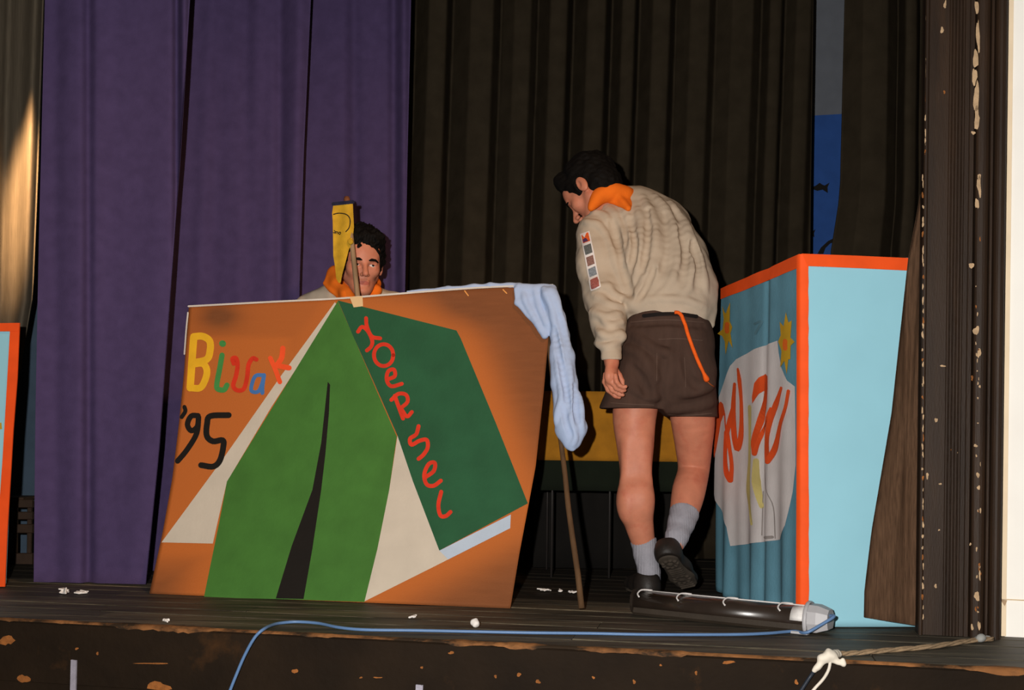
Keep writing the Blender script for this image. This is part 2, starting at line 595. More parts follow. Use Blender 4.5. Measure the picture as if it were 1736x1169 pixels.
mb.build('paper_seam', mat('cream_seam', (214, 188, 152), 0.9, 0.1), wall)
mb = MB(); mb.ext([PL(x, y, WL(0, -0.001, 0), IN) for x, y in ((1695, 1015), (1707, 1017), (1703, 1027))], (0, 0, 0), -IN*0.003)
mb.build('torn_flap', mat('brown_flap', (206, 172, 136), 0.9, 0.1), wall)

post = empty('trim_2', WL(-0.12, 0, 0), kind='structure')
m_post = mat('dark_varnished_wood', (43, 29, 18), 0.6, 0.3, 4, 0.25, 60, 0.25, (6, 6, 0.6), col2=(60, 40, 24), lo=0.55, hi=0.8)
PF = 0.045                                       # the post stands proud of the wall
def ppx(x): return (x-1700)/FPX*3.13*1.02
def strip(name, x0, x1, t0, t1, m=m_post, rnd=0.0, z0=0.0, z1=3.2):
    t0, t1 = t0-PF, t1-PF
    s0, s1 = ppx(x0), ppx(x1)
    if rnd:
        n = 8
        prof = [(s0, t1)]+[(s0+(s1-s0)*(0.5-0.5*math.cos(math.pi*j/n)), t0+rnd*(1-math.sin(math.pi*j/n))) for j in range(n+1)]+[(s1, t1)]
    else:
        c = 0.002
        prof = [(s0, t1), (s0, t0+c), (s0+c, t0), (s1-c, t0), (s1, t0+c), (s1, t1)]
    mb = MB(); mb.ext([WL(s, t, 0) for s, t in prof], (0, 0, z0), (0, 0, z1))
    return mb.build(name, m, post, smooth=False)
strip('post_board', 1562, 1641, 0.012, 0.06)
strip('post_edge_bead', 1562, 1569, 0.0, 0.05, rnd=0.006)
for i in range(5):
    strip('reed', 1601+i*5.2, 1605.4+i*5.2, 0.006, 0.03, rnd=0.004)
strip('post_fillet', 1633, 1641, 0.004, 0.05)
strip('post_moulding', 1643, 1664, -0.012, 0.06, rnd=0.012)
strip('post_fillet', 1665, 1670, -0.006, 0.06)
strip('post_moulding', 1671, 1689, -0.026, 0.06, rnd=0.018)
def on_post(x, y, lift):
    t = 0.011 if x < 1641 else -0.0125
    if x < 1570: t = -0.0005
    return PL(x, y, WL(0, t-PF-lift, 0), IN)
rr = random.Random(3)
chips = [(1656, 12, 5, 12), (1658, 60, 4, 32), (1654, 100, 5, 22), (1652, 130, 5, 20), (1655, 165, 6, 30), (1656, 200, 6, 22), (1650, 225, 5, 3), (1660, 315, 4, 22), (1656, 345, 4, 12), (1660, 300, 3, 8),
         (1602, 8, 3, 8), (1597, 51, 4, 6), (1601, 156, 2.5, 3), (1571, 30, 1.8, 14), (1571, 100, 2, 10), (1571, 120, 1.8, 24), (1570, 165, 1.5, 12), (1569, 200, 2.2, 6), (1569, 225, 1.5, 8), (1569, 240, 2, 7), (1569, 258, 2.2, 6),
         (1647, 450, 5, 6), (1655, 560, 6, 9), (1660, 598, 5, 9), (1648, 640, 2.5, 5), (1656, 1010, 6, 9), (1598, 620, 6, 2), (1587, 712, 3, 5), (1613, 762, 2, 2), (1622, 767, 2, 2), (1572, 806, 3, 6), (1586, 993, 3, 4), (1654, 755, 4, 3),
         (1658, 805, 3, 6), (1659, 826, 3, 5), (1645, 922, 2, 3), (1660, 960, 2, 8), (1661, 975, 2, 10), (1648, 1063, 3, 6), (1660, 1060, 3, 9), (1594, 820, 3, 2), (1592, 898, 2, 2)]
for y in range(300, 1060, 17):
    chips.append((1564.5+rr.uniform(-1, 1), y+rr.uniform(-6, 6), rr.uniform(1, 2.2), rr.uniform(3, 9)))
for i in range(26):
    chips.append((1659+rr.uniform(-5, 4), rr.uniform(400, 1070), rr.uniform(0.8, 2), rr.uniform(1.5, 5)))
for i, (x, y, rx, ry) in enumerate(chips):
    chip('paint_chip', x, y, rx, ry, on_post, m_chip2 if rx > 2.5 or i % 4 else m_chip, post, 100+i, 0.0012)

# ------------------------------------------------------------------ backdrop walls at the rear
m_dark = mat('rear_wall_paint', (52, 62, 74), 0.9, 0.15, 3)
bw = MB(); bw.hexa([ST(-4, 4.6, -0.1), ST(3, 4.6, -0.1), ST(3, 4.7, -0.1), ST(-4, 4.7, -0.1), ST(-4, 4.6, 4.2), ST(3, 4.6, 4.2), ST(3, 4.7, 4.2), ST(-4, 4.7, 4.2)])
bw.build('wall_back', m_dark, kind='structure')

# ------------------------------------------------------------------ curtains
def curtain(name, left, right, d, m, label, cat='curtain', folds=None, amp=0.03, per=0.16, ytop=-190, hem=None, nv=40, du=0.005, group=None, thick=0.004, seed=1, lean=0.0, dr=None, ybot=None, grow=0.0, style='wave'):
    """left / right: lists of (x, y) pixel points down each edge; the cloth hangs at depth d (d..dr left to right) with folds of real depth."""
    dr = d if dr is None else dr
    r = random.Random(seed)
    def edge(pts, y):
        pts = sorted(pts, key=lambda q: q[1])
        if y <= pts[0][1]:
            (x0, y0), (x1, y1) = pts[0], pts[1]
        elif y >= pts[-1][1]:
            (x0, y0), (x1, y1) = pts[-2], pts[-1]
        else:
            for a, b in zip(pts[:-1], pts[1:]):
                if a[1] <= y <= b[1]:
                    (x0, y0), (x1, y1) = a, b
                    break
        return x0+(x1-x0)*(y-y0)/(y1-y0)
    wpx = abs(edge(right, 500)-edge(left, 500))
    wid = wpx/FPX*d
    nu = max(12, int(wid/du))
    nf = max(1, int(round(wid/per)))
    # irregular fold positions
    cuts = [0.0]
    for i in range(nf):
        cuts.append(cuts[-1]+r.uniform(0.6, 1.4))
    cuts = [c/cuts[-1] for c in cuts]
    amps = [amp*r.uniform(0.6, 1.2) for _ in range(nf)]
    def prof(u):
        if style == 'pleat':
            for i in range(nf):
                if u <= cuts[i+1]+1e-9:
                    q = max(0, (u-cuts[i])/(cuts[i+1]-cuts[i]))
                    if q < 0.36: return amps[i]*(1-2*q/0.36)
                    if q < 0.82: return amps[i]*(-1-0.12*math.sin(math.pi*(q-0.36)/0.46))
                    return amps[i]*(-1+2*(q-0.82)/0.18)
            return 0.0
        for i in range(nf):
            if u <= cuts[i+1]+1e-9:
                q = (u-cuts[i])/(cuts[i+1]-cuts[i])
                return amps[i]*(math.sin(2*math.pi*q)+0.35*math.sin(4*math.pi*q+0.6))
        return 0
    V = []
    yb_l = ybot if ybot is not None else None
    for j in range(nv+1):
        v = j/nv
        for i in range(nu+1):
            u = i/nu
            dd = d+(dr-d)*u
            yb = (ybot[0]+(ybot[1]-ybot[0])*u) if ybot is not None else HY+0.54*FPX/dd-3
            y = ytop+(yb-ytop)*v
            x = edge(left, y)+(edge(right, y)-edge(left, y))*u
            sway = 0.012*math.sin(3.1*v+5*u+seed)
            off = prof(min(1, max(0, u+0.01*math.sin(4*v+seed))))*(1-grow+grow*v*1.3)
            if folds:
                for fx, fw, fa in folds:
                    off += fa*math.exp(-((x-fx)/fw)**2)
            p = P(x, y, dd+off+sway+lean*(1-v))
            if p.z < 0.006: p.z = 0.006
            V.append(p)
    n = len(V)
    F = [(j*(nu+1)+i, (j+1)*(nu+1)+i, (j+1)*(nu+1)+i+1, j*(nu+1)+i+1) for j in range(nv) for i in range(nu)]
    V2 = [p+Vector((0, thick, 0)) for p in V]
    F2 = [(a+n, d_+n, c+n, b+n) for a, b, c, d_ in F]
    rim = [j*(nu+1) for j in range(nv+1)]+[nv*(nu+1)+i for i in range(1, nu+1)]+[j*(nu+1)+nu for j in range(nv-1, -1, -1)]+[i for i in range(nu-1, 0, -1)]
    FR = [(rim[i], rim[i]+n, rim[(i+1) % len(rim)]+n, rim[(i+1) % len(rim)]) for i in range(len(rim))]
    FR = [tuple(reversed(q)) for q in FR]
    return mk(name, V+V2, F+F2+FR, m, None, True, label=label, cat=cat, group=group)

m_purple = mat('purple_felt', (74, 61, 96), 0.95, 0.10, 20, 0.35, 260, 0.08)
m_black = mat('dark_brown_velvet', (51, 44, 34), 0.98, 0.15, 12, 0.3, 200, 0.02)
m_brown = mat('grey_brown_velvet', (92, 83, 70), 0.92, 0.15, 20, 0.4, 200, 0.1, (8, 8, 0.5))
m_cord = mat('brown_ribbed_cloth', (84, 62, 46), 0.92, 0.3, 40, 0.5, 130, 0.1, (6, 6, 0.4))

curtain('curtain', [(76, 0), (66, 400), (60, 700), (57, 990)], [(322, 0), (306, 260), (290, 480), (270, 760), (246, 1000)], 4.06, m_purple,
        'purple curtain panel hanging leftmost of the three, hem just above stage floor', folds=[(150, 9, 0.03), (140, 40, -0.015), (300, 6, 0.035), (312, 8, -0.03), (95, 14, 0.012)],
        amp=0.006, per=0.22, seed=3, group='purple curtains', ybot=(986, 990))
curtain('curtain', [(300, 0), (285, 480), (250, 1000)], [(527, 0), (515, 260), (508, 480), (500, 1000)], 4.46, m_purple,
        'purple curtain panel in the middle, hanging behind the top of the painted board', folds=[(420, 14, 0.02), (475, 10, 0.025), (505, 14, -0.02)],
        amp=0.007, per=0.2, seed=5, group='purple curtains')
curtain('curtain', [(512, 0), (500, 480), (480, 1000)], [(697, 0), (691, 260), (687, 480), (678, 1000)], 4.68, m_purple,
        'purple curtain panel directly behind the kneeling person and yellow pennant', folds=[(600, 12, 0.03), (668, 9, 0.035), (685, 8, -0.02)],
        amp=0.006, per=0.22, seed=9, group='purple curtains')
curtain('curtain', [(640, 0), (630, 1000)], [(1379, 0), (1375, 300), (1368, 1000)], 5.12, m_black,
        'wide dark brown pleated curtain behind the bending person', amp=0.068, per=0.18, style='pleat', seed=11, group='dark curtains', nv=24)
curtain('curtain', [(1432, 0), (1424, 330), (1408, 430), (1395, 1000)], [(1640, 0), (1630, 1000)], 4.75, m_black,
        'narrow dark brown pleated curtain between blue backdrop and wooden post', amp=0.065, per=0.18, style='pleat', seed=15, group='dark curtains', nv=30)
curtain('curtain', [(-140, 0), (-150, 1000)], [(74, 0), (64, 300), (56, 500), (30, 650), (0, 1000)], 4.5, m_brown,
        'grey-brown curtain at the left edge with a warm light streak', amp=0.03, per=0.15, seed=19, group='dark curtains', nv=30)
# ribbed brown curtain gathered beside the post
curtain('curtain', [(1572, 270), (1540, 440), (1512, 700), (1478, 900), (1466, 1000), (1465, 1046)], [(1586, 270), (1580, 1060)], 3.236, m_cord,
        'brown ribbed curtain slanting out beside the post in front of the light-blue stall', folds=[(1536, 5, 0.012), (1500, 14, -0.008)], amp=0.006, per=0.045, du=0.0025, ytop=180, ybot=(1046, 1064),
        seed=23, group='dark curtains', nv=40, dr=3.228)

# ------------------------------------------------------------------ painted sea backdrop in the gap
sea = empty('backdrop_panel', P(1400, 950, 5.6), label='painted underwater backdrop with blue water and black fish in curtain gap', cat='backdrop')
def sea_q(x, y, lift): return P(x, y, 5.6-lift)
def slab(name, pts, fn, m, parent, th=0.02, lift=0.0, **kw):
    mb = MB(); mb.ext([fn(x, y, lift) for x, y in reversed(pts)], (0, th, 0), (0, 0, 0))
    return mb.build(name, m, parent, **kw)
slab('sky_panel', [(1340, -180), (1480, -180), (1480, 190), (1340, 198)], sea_q, mat('grey_sky_paint', (104, 108, 116), 0.9, 0.06), sea)
slab('water_panel', [(1340, 198), (1480, 190), (1480, 950), (1340, 950)], sea_q, mat('sea_blue_paint', (44, 82, 150), 0.9, 0.08), sea)
m_ink = mat('black_paint', (22, 18, 14), 0.8, 0.1)
def zz(pts, ox, oy, f): return [(ox+x/f, oy+y/f) for x, y in pts]
fz = lambda pts: zz(pts, 1330, 160, 4.033)
slab('fish', fz([(178, 640), (215, 622), (240, 604), (262, 618), (275, 622), (308, 602), (294, 635), (296, 672), (262, 650), (225, 658)]), sea_q, m_ink, sea, 0.003, 0.004)
slab('fish', fz([(120, 950), (160, 932), (185, 942), (212, 920), (202, 948), (204, 975), (180, 955), (150, 965)]), sea_q, m_ink, sea, 0.003, 0.004)
slab('rock', fz([(225, 1090), (250, 1045), (300, 1000), (372, 965), (420, 960), (420, 985), (365, 995), (310, 1020), (280, 1050), (265, 1090)]), sea_q, m_ink, sea, 0.003, 0.004)
# grey-blue flat seen in the gap at far left
slab('backdrop_flat', [(-120, -180), (160, -180), (160, 940), (-120, 940)], lambda x, y, l: P(x, y, 5.03), mat('blue_grey_flat', (66, 82, 98), 0.9, 0.08), None, 0.02,
     label='blue-grey scenery flat seen in narrow gap at far left', cat='scenery flat')

# ------------------------------------------------------------------ painted tent board
def lerp(pts, y, iv=1, ix=0):
    pts = sorted(pts, key=lambda q: q[iv])
    if y <= pts[0][iv]: a, b = pts[0], pts[1]
    elif y >= pts[-1][iv]: a, b = pts[-2], pts[-1]
    else:
        for a, b in zip(pts[:-1], pts[1:]):
            if a[iv] <= y <= b[iv]: break
    return a[ix]+(b[ix]-a[ix])*(y-a[iv])/(b[iv]-a[iv])
BL = [(320, 520), (317, 560), (311, 640), (303, 720), (292, 810), (276, 900), (253, 1006)]
BR = [(937, 484), (930, 570), (922, 660), (908, 790), (895, 860), (880, 940), (865, 1031)]
BT = [(320, 520), (450, 513), (570, 507), (660, 500), (760, 492), (840, 487), (937, 484)]
BB = [(253, 1006), (400, 1012), (620, 1021), (865, 1031)]
def board_d(x, y):
    xl, xr = lerp(BL, y), lerp(BR, y)
    u = (x-xl)/(xr-xl)
    yt, yb = lerp(BT, x, 0, 1), lerp(BB, x, 0, 1)
    v = (yb-y)/(yb-yt)
    xb, yb2 = 253+u*(865-253), lerp(BB, 253+u*(865-253), 0, 1)
    return floor_d(xb, yb2)+0.27*(1-max(0, 1-v)**1.7)*(1 if v > 0 else 0)
def on_board(x, y, lift=0.0):
    d = board_d(x, y)
    e = 4.0
    px = P(x+e, y, board_d(x+e, y))-P(x-e, y, board_d(x-e, y))
    py = P(x, y+e, board_d(x, y+e))-P(x, y-e, board_d(x, y-e))
    n = px.cross(py).normalized()
    if n.y > 0: n = -n
    return P(x, y, d)+n*lift
brd = empty('painted_board', FL(560, 1019), label='large brown board painted with a green tent and words, leaning on stage', cat='sign board')
NU, NV = 90, 70
tent_out = [(570, 510), (275, 919), (363, 921), (345, 1012), (618, 1020), (866, 894), (895, 853), (781, 573), (774, 560)]
def pd(x, y, poly):
    best, ins = 1e9, False
    for i in range(len(poly)):
        (ax, ay), (bx, by) = poly[i], poly[(i+1) % len(poly)]
        t = max(0, min(1, ((x-ax)*(bx-ax)+(y-ay)*(by-ay))/((bx-ax)**2+(by-ay)**2)))
        best = min(best, math.hypot(x-ax-t*(bx-ax), y-ay-t*(by-ay)))
        if (ay > y) != (by > y) and x < (bx-ax)*(y-ay)/(by-ay)+ax: ins = not ins
    return 0 if ins else best
V, halo = [], []
for j in range(NV+1):
    v = j/NV
    for i in range(NU+1):
        u = i/NU
        # bilinear between the traced edges
        xt, xb = 320+u*(937-320), 253+u*(865-253)
        y = lerp(BB, xb, 0, 1)*(1-v)+lerp(BT, xt, 0, 1)*v
        x = lerp(BL, y)+u*(lerp(BR, y)-lerp(BL, y))
        V.append(on_board(x, y))
        h = 0.9*math.exp(-(pd(x, y, tent_out)/(46.0 if x > 600 else 58.0))**2)
        left = max(0, min(1, (600-x)/120.0))*max(0, min(1, (y-545)/30.0))*max(0, min(1, (985-y)/50))
        corner = math.exp(-((x-372)/34)**2-((y-536)/22)**2)+math.exp(-((x-790)/50)**2-((y-520)/40)**2)*0.6
        halo.append(max(0.0, min(1, max(h, left, 0.75 if x < 620 and y < 900 else 0)-0.9*corner)))
F = [(j*(NU+1)+i, j*(NU+1)+i+1, (j+1)*(NU+1)+i+1, (j+1)*(NU+1)+i) for j in range(NV) for i in range(NU)]
n = len(V)
V2 = [p+Vector((0.001, 0.004, 0.001)) for p in V]
rim = list(range(NU+1))+[(j)*(NU+1)+NU for j in range(1, NV+1)]+[NV*(NU+1)+i for i in range(NU-1, -1, -1)]+[j*(NU+1) for j in range(NV-1, 0, -1)]
FR = [(rim[i], rim[i]+n, rim[(i+1) % len(rim)]+n, rim[(i+1) % len(rim)]) for i in range(len(rim))]
m_board = mat('hardboard', (122, 72, 40), 0.75, 0.07, 9, 0.35, 120, 0.2, (1, 1, 6))
nt = m_board.node_tree
bsdf = nt.nodes['Principled BSDF']
src = bsdf.inputs['Base Color'].links[0].from_socket
at = nt.nodes.new('ShaderNodeAttribute'); at.attribute_name = 'orange_spray'
mx = nt.nodes.new('ShaderNodeMix'); mx.data_type = 'RGBA'
nt.links.new(at.outputs['Fac'], mx.inputs[0]); nt.links.new(src, mx.inputs[6]); mx.inputs[7].default_value = lin((186, 102, 44))+(1,)
nt.links.new(mx.outputs[2], bsdf.inputs['Base Color'])
bo = mk('board_sheet', V+V2, F+[tuple(q+n for q in reversed(f)) for f in F]+FR, m_board, brd, True)
att = bo.data.attributes.new('orange_spray', 'FLOAT', 'POINT')
att.data.foreach_set('value', halo+halo)
m_tg = mat('tent_green', (64, 112, 46), 0.7, 0.10, 10, 0.2, 90, 0.2)
m_dg = mat('roof_green', (36, 84, 54), 0.7, 0.12, 8, 0.2, 90, 0.2)
m_tw = mat('tent_grey_white', (196, 186, 170), 0.75, 0.05, 10, 0.2, 90, 0.2)
m_tb = mat('pale_blue_white', (176, 190, 206), 0.75, 0.05, 10, 0.2, 90, 0.2)
m_red = mat('red_paint', (206, 50, 24), 0.7, 0.12, 30, 0.1)
paint_poly('tent_edge', [(568, 512), (480, 632), (380, 775), (274, 919), (361, 921), (372, 872), (385, 816), (460, 690), (572, 517)], on_board, m_tw, brd, 0.0010)
paint_poly('tent_ground_sheet', [(674, 738), (700, 815), (745, 933), (866, 872), (865, 895), (740, 958), (618, 1019), (640, 930), (660, 830)], on_board, m_tw, brd, 0.0010)
paint_poly('tent_roof_rim', [(745, 933), (866, 872), (865, 895), (760, 948)], on_board, m_tb, brd, 0.0014)
paint_poly('tent_front', [(573, 510), (480, 661), (385, 816), (372, 885), (346, 1012), (470, 1015), (618, 1020), (640, 930), (660, 830), (673, 740), (640, 665), (600, 572)], on_board, m_tg, brd, 0.0016)
paint_poly('tent_roof', [(573, 509), (774, 560), (781, 573), (840, 715), (895, 853), (745, 933), (700, 815), (674, 738), (635, 650), (600, 572)], on_board, m_dg, brd, 0.0018)
paint_poly('tent_opening', [(556, 647), (560, 652), (558, 700), (552, 770), (545, 830), (530, 930), (515, 1015), (468, 1014), (495, 925), (530, 830), (545, 750)], on_board, m_ink, brd, 0.0024, 14)
zb = lambda pts: zz(pts, 290, 540, 4.33)
paint_strokes('letter_b', [(zb([(168, 134), (160, 240), (142, 508)]), 12.5), (zb([(168, 132), (235, 130), (285, 165), (288, 235), (262, 300), (160, 325)]), 12), (zb([(160, 335), (235, 330), (265, 380), (252, 450), (215, 508), (142, 508)]), 11.5)], on_board, mat('yellow_paint', (232, 176, 34), 0.7, 0.1), brd)
paint_strokes('letter_i', [(zb([(378, 182), (382, 184)]), 11), (zb([(376, 268), (360, 360), (338, 480), (345, 516), (390, 522), (412, 488)]), 9)], on_board, mat('letter_green', (66, 136, 68), 0.7, 0.1), brd)
paint_strokes('letter_v', [(zb([(462, 330), (452, 295), (478, 290), (490, 340), (478, 420), (458, 490), (485, 525), (535, 515), (560, 430), (570, 340), (600, 292), (628, 300)]), 7.5)], on_board, m_red, brd)
paint_strokes('letter_a', [(zb([(684, 415), (625, 418), (598, 470), (592, 530), (640, 535), (668, 480), (684, 415)]), 6.5), (zb([(684, 415), (672, 500), (672, 545)]), 7)], on_board, mat('letter_blue', (66, 112, 172), 0.7, 0.1), brd)
paint_strokes('letter_k', [(zb([(730, 290), (765, 370), (800, 465)]), 8), (zb([(822, 218), (812, 290), (775, 345)]), 9), (zb([(785, 345), (830, 355), (868, 362)]), 9)], on_board, mat('letter_orange_red', (236, 82, 36), 0.7, 0.1), brd)
paint_strokes('apostrophe', [(zb([(100, 648), (106, 680), (80, 722)]), 7)], on_board, m_ink, brd)
paint_strokes('digit_nine', [(zb([(200, 712), (150, 715), (122, 775), (150, 822), (195, 790), (203, 715), (190, 840), (120, 960), (50, 1045)]), 9.2)], on_board, m_ink, brd)
paint_strokes('digit_five', [(zb([(425, 708), (290, 715), (266, 770), (264, 860), (310, 900), (380, 892), (385, 940), (360, 1040), (310, 1085), (222, 1075)]), 10)], on_board, m_ink, brd)
zr = lambda pts: zz(pts, 580, 500, 2.923)
paint_strokes('letter_y', [(zr([(80, 182), (100, 158), (128, 178), (150, 225), (145, 255), (124, 275)]), 6.5), (zr([(120, 115), (124, 155), (148, 205), (190, 215)]), 6.5)], on_board, m_red, brd, 0.003)
paint_strokes('letter_o', [(zr([(207+48*math.cos(a), 298+54*math.sin(a)) for a in [i*math.pi/6 for i in range(13)]]), 6.5)], on_board, m_red, brd, 0.003)
paint_strokes('letter_e', [(zr([(228, 418), (262, 402), (258, 370), (230, 378), (222, 420), (245, 452), (297, 440)]), 6.5)], on_board, m_red, brd, 0.003)
paint_strokes('letter_r', [(zr([(262, 500), (280, 550), (303, 612)]), 6.8), (zr([(245, 520), (280, 490), (318, 495), (325, 530), (290, 562)]), 6.5), (zr([(292, 560), (322, 602), (347, 580)]), 6.5)], on_board, m_red, brd, 0.003)
paint_strokes('letter_s', [(zr([(380, 650), (368, 690), (338, 712), (345, 742), (385, 722), (420, 718), (425, 755), (405, 790), (380, 812)]), 6.8)], on_board, m_red, brd, 0.003)
paint_strokes('letter_e', [(zr([(415, 902), (455, 872), (460, 832), (430, 838), (408, 890), (420, 938), (455, 945), (490, 920)]), 6.8)], on_board, m_red, brd, 0.003)
paint_strokes('letter_l', [(zr([(492, 975), (478, 1040), (488, 1092), (515, 1095), (538, 1075)]), 6.8)], on_board, m_red, brd, 0.003)
# pale paint along the cut edges, tape over the pole
mb = MB(); stroke_geo(mb, [(x, y-1.0) for x, y in BT], 3.0, on_board, 0.002); mb.build('pale_top_edge', mat('pale_edge', (206, 198, 188), 0.8, 0.1), brd)
mb = MB(); stroke_geo(mb, [(319, 530), (316, 560), (313, 600)], 2.5, on_board, 0.002); mb.build('pale_side_edge', MATS['pale_edge'], brd)
paint_poly('tape', [(593, 503), (615, 502), (616, 519), (600, 521)], on_board, mat('masking_tape', (222, 186, 136), 0.7, 0.08), brd, 0.0035, 8)
paint_strokes('scratch', [([(788, 493), (794, 501)], 2.0)], on_board, mat('bare_scratch', (222, 150, 78), 0.8, 0.1), brd, 0.002)
paint_strokes('scratch', [([(853, 491), (859, 497)], 2.0)], on_board, mat('bare_scratch', (222, 150, 78), 0.8, 0.1), brd, 0.002)

# staff leaning behind the board's right side
mb = MB()
a, b = FL(986, 1031, 0.012), P(919, 500, board_d(912, 500)+0.06)
stf_a, stf_b = a.copy(), b.copy()
mb.tube([a.lerp(b, i/10)+Vector((0.002*math.sin(i*1.7), 0, 0)) for i in range(11)], [0.0105-0.003*i/10 for i in range(11)], 10)
mb.build('wooden_staff', mat('old_stick_wood', (88, 64, 42), 0.8, 0.3, 30, 0.4, 80, 0.2, (1, 1, 0.2)), None, smooth=True, label='long wooden staff leaning behind the right edge of the painted board', cat='staff')

# ------------------------------------------------------------------ pole and yellow pennant
pb, pt = FL(655, 1000, 0.01), P(588, 334, 4.07)
pp0 = P(607, 508, board_d(607, 502)+0.035)
mb = MB(); base = pp0+(pp0-pt).normalized()*((pp0.z-0.012)/abs((pp0-pt).normalized().z))
mb.tube([base.lerp(pt, i/14) for i in range(15)], [0.0115-0.002*i/14 for i in range(15)], 10)
pole = mb.build('flag_pole', mat('pole_wood', (150, 122, 92), 0.7, 0.25, 30, 0.3, 80, 0.25, (1, 1, 0.2)), None, smooth=True, label='thin wooden pole standing up behind the painted board in front of a face', cat='pole')
mb = MB(); mb.tube([P(588.4, 345, 4.068), P(588, 337, 4.068), P(587.8, 333, 4.068)], [0.0125, 0.0125, 0.008], 10)
mb.build('pole_tip', mat('pole_tip_wood', (122, 72, 40), 0.7, 0.2), pole, smooth=True)
def pen_fn(x, y, lift=0.0):
    return P(x, y, 4.045+0.010*math.sin((x-563)*0.17+0.01*(y-340))-0.00012*(598-x)-lift)
pen = empty('pennant', P(580, 476, 4.045), label='yellow pointed pennant with navy top band hanging from the pole', cat='flag')
pen_poly = [(565, 347), (598, 343), (599, 365), (600, 385), (598, 402), (591, 424), (585, 447), (580, 465), (577.5, 479), (574, 479), (570, 472), (568, 452), (565, 434), (564.5, 400), (564, 375), (563, 361)]
v, f = poly_pts(pen_poly, 4.0)
vv = [pen_fn(p.x, p.y) for p in v]; nn = len(vv)
ff = [tuple(reversed(q)) for q in f]
mk('pennant_cloth', vv+[p+Vector((0, 0.0015, 0)) for p in vv], ff+[tuple(i+nn for i in reversed(q)) for q in ff], mat('yellow_cotton', (196, 152, 38), 0.9, 0.16, 30, 0.3), pen, True)
mb = MB(); stroke_geo(mb, [(565, 345.5), (580, 344), (598, 342)], 6, pen_fn, 0.002)
n0 = len(mb.v); mb.v += [p+Vector((0, 0.006, 0)) for p in mb.v]; mb.f += [tuple(i+n0 for i in q) for q in list(mb.f)]
mb.build('navy_band', mat('navy_cotton', (34, 34, 58), 0.9, 0.12), pen)
zp = lambda pts: zz(pts, 560, 330, 7.8)
mb = MB()
stroke_geo(mb, zp([(42, 258), (110, 243), (200, 255), (252, 300), (262, 370), (245, 440), (205, 487)]), 1.7, pen_fn, 0.0012)
stroke_geo(mb, zp([(50, 470), (62, 482), (55, 505), (40, 498)]), 1.2, pen_fn, 0.0012)
stroke_geo(mb, zp([(66, 512), (72, 486), (84, 492), (84, 515), (90, 490), (102, 494), (100, 518)]), 1.1, pen_fn, 0.0012)
stroke_geo(mb, zp([(122, 492), (112, 508), (122, 524), (136, 510), (134, 494), (122, 492)]), 1.3, pen_fn, 0.0012)
mb.build('printed_mark', m_ink, pen)
kf = Field(); kf.ell(P(594.5, 409, 4.03), (0.011, 0.009, 0.012), k=0.004); kf.cone(P(596, 402, 4.05), P(593, 418, 4.04), 0.005, 0.005, 0.006); kf.warp(wob(0.0015, 400, 4))
v, f = kf.mesh(0.002); mk('knot', v, f, MATS['yellow_cotton'], pen)

# ------------------------------------------------------------------ light-blue stall (right) with orange trim
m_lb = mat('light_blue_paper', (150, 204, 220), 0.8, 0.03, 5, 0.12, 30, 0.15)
m_ot = mat('orange_trim', (240, 84, 26), 0.7, 0.08, 12, 0.2, 40, 0.2)
CN = FL(1359, 1063)                              # near corner on the floor
Bdir = Vector((-0.136, 0.99, 0)).normalized()    # left face runs back
Rdir = Vector((0.99, 0.075, 0)).normalized()     # front face runs right
VZ = Vector((-0.0135, 0.0, 1.0))                 # the cardboard leans a little
nL = Bdir.cross(VZ).normalized(); nL = nL if nL.x < 0 else -nL
nR = Rdir.cross(VZ).normalized(); nR = nR if nR.y < 0 else -nR
ztop = PL(1357, 432, CN, nR).z
def uv(p, D): return ((p-CN)-VZ*p.z).dot(D), p.z
LB = uv(PL(1208, 990, CN, nL), Bdir)[0]
LT = uv(PL(1222, 494, CN, nL), Bdir)[0]
stall = empty('stall', CN+Rdir*0.25, label='light-blue stall box with orange trim and painted stars beside the post', cat='stall')
def lfold(s, z):                                  # cloth folds on the left face
    q = max(0, min(1, 1-z/ztop))
    a = 0.0012+0.010*q**3
    return a*(math.sin(s*21+0.5*z)+0.6*math.sin(s*47+1.3+z))+(-0.014 if False else 0)-0.007*math.exp(-((s-0.33+0.05*(1-q))/0.02)**2)
def L_pt(s, z, lift=0.0): return CN+Bdir*s+VZ*z+nL*(lfold(s, z)+lift)
def on_left(x, y, lift=0.0):
    s, z = uv(PL(x, y, CN, nL), Bdir)
    L = LB+(LT-LB)*z/ztop
    s = min(max(s, 0.001), L+0.012)
    return L_pt(s, max(z, 0.002), lift)
def sheet(name, fn, nu, nv, m, parent, th, nrm):
    V = [fn(i/nu, j/nv) for j in range(nv+1) for i in range(nu+1)]
    F = [(j*(nu+1)+i, j*(nu+1)+i+1, (j+1)*(nu+1)+i+1, (j+1)*(nu+1)+i) for j in range(nv) for i in range(nu)]
    n = len(V)
    V2 = [p-nrm*th for p in V]
    rim = list(range(nu+1))+[j*(nu+1)+nu for j in range(1, nv+1)]+[nv*(nu+1)+i for i in range(nu-1, -1, -1)]+[j*(nu+1) for j in range(nv-1, 0, -1)]
    FR = [(rim[i], rim[i]+n, rim[(i+1) % len(rim)]+n, rim[(i+1) % len(rim)]) for i in range(len(rim))]
    return mk(name, V+V2, F+[tuple(q+n for q in reversed(f)) for f in F]+FR, m, parent, True)
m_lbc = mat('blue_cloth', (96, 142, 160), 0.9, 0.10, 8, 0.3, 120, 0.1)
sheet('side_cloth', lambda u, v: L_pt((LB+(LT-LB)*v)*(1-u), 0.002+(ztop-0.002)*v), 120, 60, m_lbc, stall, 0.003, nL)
WR = 0.62
def R_pt(s, z, lift=0.0): return CN+Rdir*s+VZ*z+nR*(lift+0.003*math.sin(s*9+z*2)+0.002*math.sin(z*7))
